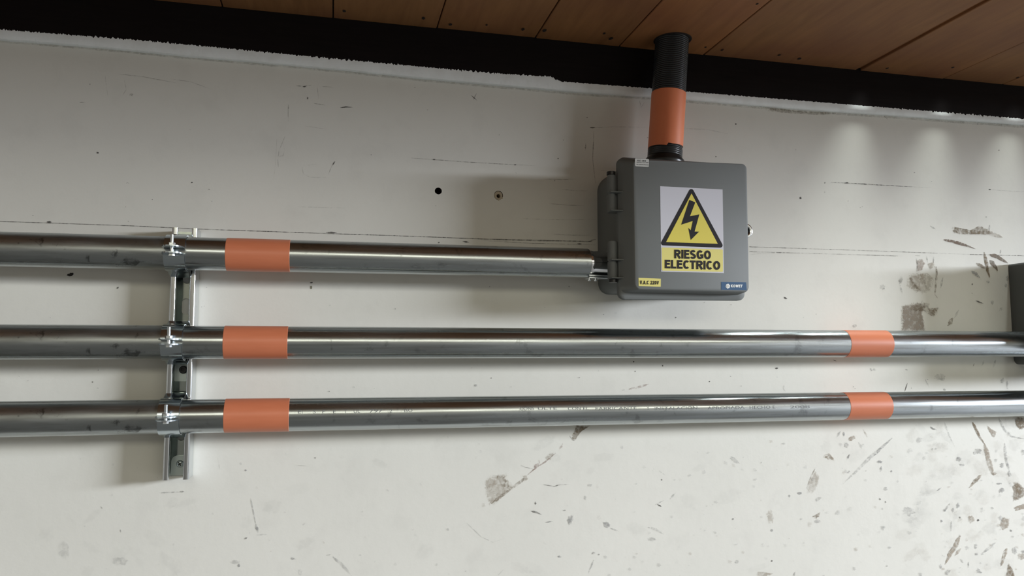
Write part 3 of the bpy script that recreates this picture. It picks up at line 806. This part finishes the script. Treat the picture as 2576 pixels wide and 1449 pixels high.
# bottom conduit
c3, P3 = conduit(50, 1009.5, 1098.5, 2130, 986.5, 1056.5, 0, 0, AX + 0.012, M_pipe, 'conduit',
                 'lowest galvanised conduit with faint printed writing along it')
c3['group'] = 'galvanised conduits along the wall'
tube(P3, -1.35, W(420, 1050, AX - PR).x, PR, M_pipe_old, c3, 'tube')
tube(P3, W(420, 1050, AX - PR).x, 2.6, PR, M_pipe, c3, 'tube')
tube(P3, W(560, 1048, AX - PR).x, W(726, 1045, AX - PR).x, PR + .0004, M_orange, c3, 'orange_band')
tube(P3, W(2140, 1022, AX - PR + .012).x, W(2249, 1022, AX - PR + .012).x, PR + .0004, M_orange, c3, 'orange_band')


# ------------------------------------------------------------------ lettering helper
def text_bm(txt, place, bold=0.0, squeeze=None):
    """letters as a mesh; place(x01, y01) maps the unit box of the text to world"""
    cu = bpy.data.curves.new('t', 'FONT'); cu.body = txt; cu.offset = bold; cu.resolution_u = 5
    ob = bpy.data.objects.new('t', cu); C.objects.link(ob)
    dg = bpy.context.evaluated_depsgraph_get(); dg.update()
    me = bpy.data.meshes.new_from_object(ob.evaluated_get(dg))
    bpy.data.objects.remove(ob); bpy.data.curves.remove(cu)
    co = np.array([v_.co[:2] for v_ in me.vertices])
    lo_, hi_ = co.min(0), co.max(0)
    bm = bmesh.new(); bm.from_mesh(me); bpy.data.meshes.remove(me)
    for v_ in bm.verts:
        v_.co = place((v_.co.x - lo_[0]) / (hi_[0] - lo_[0]), (v_.co.y - lo_[1]) / (hi_[1] - lo_[1]))
    return bm


def arcp(cx, cy, rx, ry, a0, a1, n_=14):
    return [(cx + rx * math.cos(R_(a0 + (a1 - a0) * k / n_)), cy + ry * math.sin(R_(a0 + (a1 - a0) * k / n_))) for k in range(n_ + 1)]


def glyphs(t):
    # grotesque capitals as centre lines in a cell of height 1; t = half stroke
    h = 1 - t; m = 0.52
    o = lambda w: arcp(w / 2, .5, w / 2 - t, .5 - t, 0, 360, 32)
    return {
        'R': (.72, [[(t, 0), (t, 1)], [(0, h), (.40, h)] + arcp(.40, (h + m) / 2, .30 - t + .02, (h - m) / 2, 90, -90, 12)[1:] + [(0, m)], [(.36, m - .03), (.66, 0)]]),
        'I': (2 * t, [[(t, 0), (t, 1)]]),
        'E': (.60, [[(t, 0), (t, 1)], [(0, h), (.60, h)], [(0, .53), (.55, .53)], [(0, t), (.62, t)]]),
        'S': (.66, [arcp(.33, .72, .33 - t, .28 - t, 25, 180, 12) + arcp(.33, .70, .33 - t, .20 - t * .3, 180, 250, 6)[1:] + arcp(.33, .29, .33 - t, .29 - t, 60, -90, 12) + arcp(.33, .29, .33 - t, .29 - t, -90, -160, 8)[1:]]),
        'G': (.76, [arcp(.38, .5, .38 - t, .5 - t, 42, 312, 28), [(.76 - t, .10), (.76 - t, .50)], [(.42, .44), (.76, .44)]]),
        'O': (.78, [o(.78)]),
        'L': (.58, [[(t, 0), (t, 1)], [(0, t), (.58, t)]]),
        'C': (.68, [arcp(.37, .5, .37 - t, .5 - t, 46, 314, 28)]),
        'T': (.60, [[(.30, 0), (.30, 1)], [(-.02, h), (.62, h)]]),
        'V': (.68, [[(t * .9, 1), (.34, 0.02)], [(.34, .02), (.68 - t * .9, 1)]]),
        'A': (.72, [[(t * .9, 0), (.36, .98)], [(.36, .98), (.72 - t * .9, 0)], [(.16, .30), (.56, .30)]]),
        'K': (.70, [[(t, 0), (t, 1)], [(t, .40), (.62, .98)], [(.26, .55), (.66, .02)]]),
        'W': (.98, [[(t * .8, 1), (.26, .03)], [(.26, .03), (.49, .95)], [(.49, .95), (.72, .03)], [(.72, .03), (.98 - t * .8, 1)]]),
        '.': (2 * t, [[(t, 0), (t, 2 * t)]]),
        '2': (.56, [arcp(.28, .72, .28 - t, .28 - t, 165, -30, 14) + [(t * 1.2, t)], [(0, t), (.57, t)]]),
        '0': (.56, [o(.56)]),
        ' ': (.26, []),
    }


def stroke_text(txt, place, t=0.11, gap=0.10):
    G = glyphs(t); x = 0; segs = []
    for ch in txt:
        w, ls = G[ch]
        segs += [[(px + x, py) for px, py in l] for l in ls]
        x += w + gap
    Wd = x - gap
    bm = bmesh.new()
    for l in segs:
        closed = (Vector(l[0]) - Vector(l[-1])).length < 1e-4
        L, Rr = [], []; N = len(l)
        for i in range(N):
            a = Vector(l[(i - 1) if i > 0 else (N - 2 if closed else 0)]); b = Vector(l[(i + 1) if i < N - 1 else (1 if closed else N - 1)])
            p = Vector(l[i]); da = (p - a); db = (b - p)
            if da.length < 1e-6: da = db
            if db.length < 1e-6: db = da
            da.normalize(); db.normalize(); d = (da + db).normalized(); nn = Vector((-d.y, d.x))
            k = t / max(.45, nn.dot(Vector((-da.y, da.x))))
            L.append(p + nn * k); Rr.append(p - nn * k)
        up = Vector((0, -0.00003 * (segs.index(l) % 5), 0))
        vl = [(bm.verts.new(place(p.x / Wd, p.y) + up), bm.verts.new(place(q.x / Wd, q.y) + up)) for p, q in zip(L, Rr)]
        for (a, b), (c, d) in zip(vl[:-1], vl[1:]): bm.faces.new((a, b, d, c))
    bm.normal_update()
    for f in bm.faces:
        if f.normal.y > 0: f.normal_flip()
    return bm


def join(a, b):
    me = bpy.data.meshes.new('j'); b.to_mesh(me); b.free(); a.from_mesh(me); bpy.data.meshes.remove(me)


bm = bmesh.new()
for txt, u0, u1, vc in (('E', 749, 757, 1036.5), ('I', 760, 761, 1036.5), ('S', 787, 794, 1036), ('F', 811, 818, 1036), ('E', 838, 845, 1036), ('T', 865, 873, 1035.5), ('UL', 890, 906, 1035), ('797', 930, 963, 1034), ('2', 981, 987, 1034),
                        ('ISO', 1018, 1038, 1033), ('CONS', 1310, 1346, 1028.5), ('ULTE', 1356, 1404, 1028), ('CON EL', 1432, 1484, 1028), ('FABRICANTE', 1502, 1606, 1028),
                        ('Y', 1632, 1638, 1028), ('INSTALACION', 1652, 1760, 1027.5), ('APROPIADA', 1786, 1880, 1026.5), ('HECHO E', 1893, 1958, 1025.5), ('2008', 1996, 2046, 1024.5)):
    xa, xb = W(u0, vc, AX - PR).x, W(u1, vc, AX - PR).x

    def place(a, b, xa=xa, xb=xb, vc=vc):
        x = xa + (xb - xa) * a; c = P3(x)
        # height of the line of print on the tube, then bent round it
        h = (W((u0 + u1) / 2, vc, AX - PR).z - c.z) + (b - 0.5) * 0.0054
        th = math.asin(max(-1, min(1, h / PR)))
        return c + Vector((0, -math.cos(th), math.sin(th))) * (PR + 0.00025)
    join(bm, text_bm(txt, place))
pt = obj('print', bm, M_print, c3)


# ------------------------------------------------------------------ two piece clamps on the strut
def clamp(P, xc, gap, label, zf=0.0):
    c = P(xc); w = 0.0325; r = PR + 0.0008; t = 0.0019
    o = thing('pipe_clamp', label, 'pipe clamp', (xc, c.y, c.z), 'conduit clamps on the strut')
    ear = 0.030
    for s in (1, -1):
        th0 = math.asin((gap / 2 + t) / r)
        path = []                               # (y, z) from the hook in the channel round the pipe to the ear
        path.append((-SD + 0.012, r + 0.0070)); path.append((-SD - 0.001, r + 0.0062))
        for k in range(15):
            a = R_(112) + (th0 - R_(112)) * k / 14
            path.append((c.y - r * math.cos(a), r * math.sin(a)))
        yb = c.y - r * math.cos(th0)
        path += [(yb - 0.002, gap / 2 + t), (yb - ear * .5, gap / 2 + t * .8), (yb - ear * .8, gap / 2 + t * .8), (yb - ear, gap / 2 + t * .8)]
        wid = [w * .62, w * .96] + [w] * 15 + [w, w * .98, w * .80, w * .34]
        # offset outward for thickness
        n_ = len(path); outp = []
        for i in range(n_):
            a = Vector(path[max(i - 1, 0)]); b = Vector(path[min(i + 1, n_ - 1)])
            d = (b - a).normalized(); nn = Vector((d.y, -d.x))
            q = Vector(path[i])
            ctr = Vector((c.y, 0))
            if i < 17 and (nn.dot(q - ctr) < 0): nn = -nn
            if i >= 17: nn = Vector((0, 1))
            outp.append(q + nn * t)
        bm = bmesh.new(); rows = []
        for i in range(n_):
            hw = wid[i] / 2; fl = 0.0006
            xs = (-hw, -hw + .004, hw - .004, hw)
            bend = (0.0014, 0, 0, 0.0014)
            inn = [bm.verts.new((xc + x, path[i][0], c.z + s * (path[i][1]))) for x in xs]
            out = [bm.verts.new((xc + x, outp[i][0], c.z + s * (outp[i][1]))) for x in xs]
            rows.append(inn + out[::-1])
        for i in range(n_ - 1):
            for k in range(8):
                bm.faces.new((rows[i][k], rows[i][(k + 1) % 8], rows[i + 1][(k + 1) % 8], rows[i + 1][k]))
        bm.faces.new(rows[0]); bm.faces.new(rows[-1])
        obj('strap', bm, M_strap, o, smooth=40)
    yb = c.y - r - 0.0155; xb = xc - 0.0005
    zlo = c.z - gap / 2 - t * 1.8; zhi = c.z + gap / 2 + t * 1.8
    bm = bmesh.new()
    cyl(bm, (xb, yb, zlo - 0.0012), (xb, yb, zhi + 0.0185), 0.0026, 24)
    for k in range(16):                         # thread
        z = zhi + 0.0065 + k * 0.00075
        lathe(bm, (xb, yb, z), (xb, yb, z + 1), [(0, .00255), (.0003, .0030), (.0006, .00255)], 20, False)
    lathe(bm, (xb, yb, zlo - 0.0042), (xb, yb, zlo + 1), [(0, .0045), (.0006, .0052), (.0042, .0052)], 6)
    obj('bolt', bm, M_bolt, o, smooth=30)
    bm = bmesh.new()
    lathe(bm, (xb, yb, zhi + 0.0003), (xb, yb, zhi + 1), [(0, .0052), (.0004, .0056), (.0044, .0056), (.0049, .0050)], 6)
    obj('nut', bm, M_bolt, o)
    return o


clamp(P1, W(437, 650, AX - PR).x, 0.0058, 'zinc clamp holding the topmost conduit, its two ears spread apart')
clamp(P2, W(429.5, 860, AX - PR).x, 0.0030, 'zinc clamp holding the middle conduit on the strut')
clamp(P3, W(422, 1050, AX - PR).x, 0.0004, 'zinc clamp holding the lowest conduit, its two ears pressed together')

# ------------------------------------------------------------------ grey electrical box
YL, YFc = -0.120, -0.160                        # back of the lid, face of the lid
bx = thing('electrical_box', 'grey plastic electrical box with a hinged lid and a warning sign', 'electrical box', W(1700, 740, 0))


def zoff(u, v_, y): return W(u, v_, y)


bt = W(1700, 452, 0).z; bb_ = W(1525, 741, 0).z; bl = XBOX; br = W(1862, 600, YL).x - 0.008
cor = lambda y, g=0.0: [Vector((bl + g, y, bb_ + g)), Vector((br - g, y, bb_ + g)), Vector((br - g, y, bt - g)), Vector((bl + g, y, bt - g))]
bm = bmesh.new()
rr = [0.022, 0.022, 0.034, 0.036]
loft(bm, [rquad(cor(0.0), rr, 8), rquad(cor(YL), rr, 8)])
obj('body', bm, M_grey, bx, smooth=40)

fl_c = [W(1552, 754, YL), W(1867, 757, YL), W(1864, 417, YL), W(1549.5, 398, YL)]
def shift(c, y): return [Vector((p.x, y, p.z)) for p in c]
def lerp_c(a, b, t): return [p.lerp(q, t) for p, q in zip(a, b)]
fr_c = [W(1597, 727, YFc), W(1885, 734.5, YFc), W(1879, 412, YFc), W(1592, 401, YFc)]
bm = bmesh.new()
ctr = sum((p for p in fr_c), Vector()) / 4
ins = [p + (ctr - p).normalized() * 0.0022 for p in fr_c]
L0 = rquad(shift(fl_c, YL), 0.013, 8); L1 = rquad(shift(fl_c, YL - 0.009), 0.013, 8)
fl_i = [p + (ctr - p).normalized() * 0.001 for p in fl_c]
L1a = rquad(shift(fl_i, YL - 0.010), 0.013, 8)
lo_s, hi_s = lerp_c(fl_c, fr_c, 0.08), lerp_c(fl_c, fr_c, 0.74)
stp_c = [Vector((lo_s[0].x, 0, hi_s[0].z)), Vector((hi_s[1].x, 0, hi_s[1].z)), Vector((hi_s[2].x, 0, lo_s[2].z)), Vector((lo_s[3].x, 0, lo_s[3].z))]
L1b = rquad(shift(stp_c, YL - 0.0112), 0.012, 8)
mid_c = lerp_c(shift(fl_c, YL - 0.012), shift(fr_c, YFc + 0.002), 0.93)
L2 = rquad(mid_c, 0.0105, 8)
L3 = rquad(shift(lerp_c(fr_c, ins, 0.35), YFc + 0.0006), 0.0100, 8)
L4 = rquad(shift(ins, YFc), 0.0095, 8)
loft(bm, [L0, L1, L1a, L1b, L2, L3, L4])
obj('lid', bm, M_grey, bx, smooth=50)
# dark seam gasket between body and lid
bm = bmesh.new()
loft(bm, [rquad(cor(YL + 0.003, -0.002), rr, 8), rquad(cor(YL - 0.0002, -0.002), rr, 8)])
obj('gasket', bm, M_black, bx, smooth=40)

# hinges on the left side
for (vt, vmid, vb, cap_top) in ((441, 486, 533, True), (607, 655, 701, False)):
    hx = W(1539.5, 600, YL - 0.004).x; hy = YL - 0.004
    zt_, zm_, zb2 = W(1540, vt, hy).z, W(1540, vmid, hy).z, W(1540, vb, hy).z
    bm = bmesh.new()
    for (a, b, rad) in ((zt_, zm_ + 0.0008, 0.0072), (zm_ - 0.0008, zb2, 0.0068)):
        lathe(bm, (hx, hy, b), (hx, hy, b + 1), [(0, rad - .0006), (.0006, rad), (a - b - .0006, rad), (a - b, rad - .0006)], 28)
        box(bm, (hx - 0.003, hy + 0.001, b), (bl + 0.012, YL + 0.014, a), 0.001)
    hg = obj('hinge', bm, M_grey, bx, smooth=40)
    for zz in (zm_, zb2 + 0.0005):
        bm = bmesh.new()
        box(bm, (hx - 0.0065, YL - 0.019, zz - 0.0011), (hx + 0.0320, YL + 0.002, zz + 0.0011), 0.0004, 1)
        obj('bracket', bm, M_grey, hg)
    bm = bmesh.new()
    if cap_top: cyl(bm, (hx - 0.0005, hy, zt_ + .0003), (hx - 0.0005, hy, zt_ + 0.0062), 0.0082, 24)
    else: cyl(bm, (hx + 0.001, hy, zb2 - 0.0070), (hx + 0.001, hy, zb2 - 0.0013), 0.0078, 24)
    obj('pin', bm, M_black, hg, smooth=40)
# latch eye on the right hand side
lc = W(1876.5, 580.5, -0.100)
bm = bmesh.new()
prof = []
for k in range(10):
    a = math.pi * k / 9
    prof.append((0.0022 - 0.0022 * math.cos(a), 0.0143 - 0.0050 + 0.0050 * math.sin(a) ** .6 + 0.0004))
lathe(bm, lc + Vector((0, .002, 0)), lc + Vector((0, -1, 0)), [(0, .0142), (.0015, .0146), (.0030, .0140), (.0036, .0120), (.0034, .0086), (.0028, .0078), (-.004, .0076)], 48, False)
box(bm, (br - 0.001, lc.y + 0.0005, lc.z - 0.010), (lc.x - 0.006, lc.y + 0.0025, lc.z + 0.010))
obj('latch_eye', bm, M_zinc, bx, smooth=40)
bm = bmesh.new(); cyl(bm, lc + Vector((0, .003, 0)), lc + Vector((0, .006, 0)), 0.0078, 32)
obj('latch_core', bm, M_black, bx)
bm = bmesh.new()                                # two slits in the lower right corner of the body
for u in (1861, 1864):
    a, b = W(u + 1.2, 738, YL - .002), W(u - .6, 745.5, YL - .002)
    cyl(bm, a, b, 0.0006, 8)
obj('slit', bm, M_black, bx)

YS = YFc - 0.0003


def S(cx, cy, k=1):                             # sticker coordinates measured on an enlargement of the lid
    return W(1460 + cx / 3.622, 380 + cy / 3.622, YFc - 0.00028 * k)


def sheet(pts, k, m, name, parent, thick=0.00022):
    bm = bmesh.new(); f = [Vector(p) for p in pts]
    loft(bm, [f, [p + Vector((0, thick, 0)) for p in f]])
    return obj(name, bm, m, parent)


def shape(pts, k): return [S(x, y, k) for x, y in pts]


sign = sheet(shape([(727, 320), (1296, 350), (1308, 1112), (736, 1098)], 1), 1, M_white, 'warning_sign', bx)
sign['label'] = 'white sticker with a yellow warning triangle reading RIESGO ELECTRICO'
tri = [(1012, 346), (1296, 878), (737, 858)]


def rtri(p, r, n_=8):
    out = []; P = [Vector(q) for q in p]
    for i in range(3):
        a, c, b = P[i - 1], P[i], P[(i + 1) % 3]
        u, w = (a - c).normalized(), (b - c).normalized()
        half = math.acos(max(-1, min(1, u.dot(w)))) / 2; d = r / math.tan(half)
        cc = c + (u + w).normalized() * (r / math.sin(half))
        s0 = c + u * d - cc; s1 = c + w * d - cc
        a0 = math.atan2(s0.y, s0.x); a1 = math.atan2(s1.y, s1.x)
        da = (a1 - a0 + math.pi) % (2 * math.pi) - math.pi
        out += [(cc.x + r * math.cos(a0 + da * k / n_), cc.y + r * math.sin(a0 + da * k / n_)) for k in range(n_ + 1)]
    return out


tri_o = [(1011, 322), (1312, 882), (722, 858)]
sheet(shape(rtri(tri_o, 22), 2), 2, M_ink, 'triangle_border', sign)
sheet(shape([(1013, 386), (1252, 845), (781, 829)], 3), 3, M_yellow, 'triangle', sign)
bolt_p = [(994, 445), (1047, 467), (999, 594), (1084, 577), (1041, 733), (1082, 734), (1006, 810), (984, 700), (1007, 722), (1025, 637), (919, 671)]
bm = bmesh.new(); fill(bm, [shape(bolt_p, 4)]); obj('lightning_arrow', bm, M_ink, sign)
sheet(shape(rquad([(750, 878, 0), (1288, 892, 0), (1288, 1093, 0), (750, 1086, 0)], 12), 2) if False else
      [S(p.x, p.y, 2) for p in rquad([(742, 878, 0), (1298, 896, 0), (1300, 1100, 0), (744, 1090, 0)], 10)], 2, M_yellow2, 'word_panel', sign)


def word(txt, c, k, m, parent, bold, name='lettering'):
    (ax, ay), (bx_, by), (cx, cy), (dx, dy) = c   # bottom-left, bottom-right, top-right, top-left

    def place(a, b):
        x = (ax + (bx_ - ax) * a) * (1 - b) + (dx + (cx - dx) * a) * b
        y = (ay + (by - ay) * a) * (1 - b) + (dy + (cy - dy) * a) * b
        return S(x, y, k)
    if all(ch in 'RIESGOLCTVAKW.20 ' for ch in txt):
        return obj(name, stroke_text(txt, place, bold), m, parent)
    return obj(name, text_bm(txt, place, bold), m, parent)


word('RIESGO', [(857, 977), (1190, 988), (1190, 906), (857, 898)], 4, M_ink, sign, 0.112)
word('ELECTRICO', [(771, 1068), (1275, 1083), (1275, 1003), (771, 990)], 4, M_ink, sign, 0.112)

vs_ = sheet(shape([(530, 1155), (733, 1163), (732, 1236), (532, 1230)], 1), 1, M_yellow2, 'voltage_label', bx)
vs_['label'] = 'small yellow sticker reading V.A.C 220V'
word('V.A.C 220V', [(543, 1214), (716, 1216), (716, 1183), (543, 1179)], 3, M_ink, vs_, 0.10)

mk_ = sheet(shape([(1283, 1193), (1511, 1196), (1516, 1268), (1284, 1264)], 1), 1, M_blue, 'maker_label', bx)
mk_['label'] = 'small blue label with a white hexagon and white letters'
hexc = (1344, 1231)
sheet([S(hexc[0] + 21 * math.cos(R_(60 * k + 40)), hexc[1] + 23 * math.sin(R_(60 * k + 40)), 2) for k in range(6)], 2, M_logo, 'logo', mk_)
sheet([S(hexc[0] + 13 * math.cos(R_(60 * k + 40)), hexc[1] + 14 * math.sin(R_(60 * k + 40)), 3) for k in range(6)], 3, M_logo2, 'logo', mk_)
word('KOWET', [(1371, 1242), (1474, 1243), (1478, 1217), (1371, 1216)], 2, M_logo, mk_, 0.125)

cl = [S(p.x, p.y, 1) for p in rquad([(497, 66, 0), (625, 72, 0), (624, 146, 0), (498, 138, 0)], 10)]
st_ = sheet(cl, 1, M_cream, 'code_sticker', bx)
st_['label'] = 'tiny white sticker with three lines of print'
word('KLG - 0018', [(522, 94), (598, 97), (598, 83), (522, 79)], 3, M_ink, st_, 0.015)
word('Gabinete 7 para AMB', [(514, 107), (622, 111), (622, 102), (514, 98)], 3, M_ink, st_, 0.015)
word('Sin Laterales Ranuras', [(514, 125), (622, 130), (622, 121), (514, 116)], 3, M_ink, st_, 0.015)

# split connector between the top conduit and the box
con = thing('conduit_connector', 'shiny split connector joining the topmost conduit to the grey box', 'connector', P1(x_end1))
p0 = P1(x_end1 + .0002); p1 = P1(XBOX + 0.0)
bm = bmesh.new(); L = (p1 - p0).length
lathe(bm, p0, p1, [(0, PR - .0035), (L * .12, PR - .003), (L * .2, PR - .0045), (L * .8, PR - .0045), (L * .86, PR - .002), (L - .0004, PR - .002)], 72)
obj('sleeve', bm, M_chrome, con, smooth=40)
bm = bmesh.new()
for k, dz in enumerate((0.0, 0.0042)):
    z = P1(x_end1).z - PR - 0.0005 + dz
    box(bm, (x_end1 - 0.001, AX - 0.016, z - 0.0013), (XBOX - 0.0012, AX + 0.010, z + 0.0013), 0.0006, 1)
obj('split_flange', bm, M_bolt, con)
for dx in (0.001, 0.0135):
    bm = bmesh.new(); z = P1(x_end1).z - PR - 0.0018
    lathe(bm, (x_end1 + dx, AX - 0.011, z), (x_end1 + dx, AX - 0.011, z - 1), [(0, .0022), (.003, .0022), (.0032, .0034), (.0052, .0030)], 16)
    obj('screw', bm, M_bolt, con, smooth=40)

# ------------------------------------------------------------------ corrugated conduit rising to the boards
YV = -0.066
vb_, vt_ = W(1672.5, 392, YV), W(1690.8, 100, YV)
dirv = (vt_ - vb_).normalized()
def V(v_px):                                    # point of the axis at a photo height
    z = W(1680, v_px, YV - 0.02).z
    return vb_ + dirv * ((z - vb_.z) / dirv.z)
rv = (W(1713, 300, YV).x - W(1633.5, 300, YV).x) / 2 * 0.985
top_p = vb_ + dirv * ((ZC + 0.012 - vb_.z) / dirv.z)
vc = thing('corrugated_conduit', 'black corrugated conduit wrapped in orange, rising from the grey box to the boards', 'conduit', Vector((vb_.x, YV, fl_c[3].z)))
bot_p = vb_ + dirv * ((bt - 0.001 - vb_.z) / dirv.z)
bm = bmesh.new(); L = (top_p - bot_p).length; pitch = 0.0039; prof = []
k = 0; t = 0.0
while t < L:
    prof.append((t, rv - 0.0014)); prof.append((t + pitch * .25, rv - 0.0002)); prof.append((t + pitch * .5, rv)); prof.append((t + pitch * .75, rv - 0.0004))
    t += pitch
lathe(bm, bot_p, top_p, prof, 56)
obj('tube', bm, M_corr, vc, smooth=70)
bm = bmesh.new()                                # orange wrap, lower edge stepping down on the left
d, a, b, L = frame(bot_p, top_p)
seg = 72; r0, r1 = [], []
rim_top = V(226.5); rim_lo = V(366.5)
for k in range(seg):
    th = 2 * math.pi * k / seg
    e = a * math.cos(th) + b * math.sin(th)
    q = e.x; q_front = -e.y
    stp = 0.0055 if (q < -0.28) else 0.0
    sl = -0.004 * max(0, q) * 0.6
    base_ = rim_lo + e * (rv + .0007) - d * (stp - 0.003 * abs(q)) + d * 0.001
    topv = rim_top + e * (rv + .0007)
    r0.append(base_); r1.append(topv)
ri = [p - (p - rim_lo).normalized() * .0008 for p in r0]; ro = [p - (p - rim_top).normalized() * .0008 for p in r1]
loft(bm, [ri, r0, r1, ro], False, False)
obj('orange_wrap', bm, M_tape, vc, smooth=40)
bm = bmesh.new()                                # threaded neck and flange sitting on the box
pn0 = vb_ + dirv * ((bt - vb_.z) / dirv.z); neck = V(370)
Ln = (neck - pn0).length
Lc = (V(391) - pn0).length
prof = [(0, rv * 1.0), (Lc - .012, rv + .0058), (Lc - 0.006, rv + .0055), (Lc - .001, rv + .0012), (Lc + .001, rv + .0006)]
t = Lc + .001
while t < Ln - .001:
    prof += [(t, rv - .0006), (t + .0012, rv + .0006), (t + .0024, rv + .0007), (t + .0032, rv - .0006)]; t += .0038
lathe(bm, pn0, neck, prof, 64)
obj('neck', bm, M_black, vc, smooth=50)
bm = bmesh.new()                                # dark ring where it passes through the boards
pc = vb_ + dirv * ((ZC - vb_.z) / dirv.z)
lathe(bm, pc + Vector((0.001, 0, -.0015)), pc + Vector((0.001, 0, 1)), [(0, rv), (0, rv + .0035), (.0014, rv + .0045), (.0014, rv)], 48, False)
obj('ring', bm, M_gap, vc)

# ------------------------------------------------------------------ box at the right edge
zt2, zb2 = W(2541, 665, 0).z, W(2546, 917, 0).z
bx2 = thing('junction_box', 'dark grey box at the far right, entered by the middle conduit', 'electrical box', (XR2 + .15, 0, zb2))
bm = bmesh.new()
cc = lambda y: [Vector((XR2, y, zb2)), Vector((XR2 + .30, y, zb2)), Vector((XR2 + .30, y, zt2)), Vector((XR2, y, zt2))]
loft(bm, [rquad(cc(0), [.014, .014, .006, .006], 6), rquad(cc(-0.125), [.014, .014, .006, .006], 6)])
obj('body', bm, M_grey2, bx2, smooth=40)
bm = bmesh.new()
cc2 = lambda y, g: [Vector((XR2 - g, y, zb2 - g)), Vector((XR2 + .30 + g, y, zb2 - g)), Vector((XR2 + .30 + g, y, zt2 + g)), Vector((XR2 - g, y, zt2 + g))]
loft(bm, [rquad(cc2(-0.1252, .006), .012, 6), rquad(cc2(-0.138, .006), .012, 6), rquad(cc2(-0.158, -.004), .010, 6)])
obj('lid', bm, M_grey2, bx2, smooth=40)
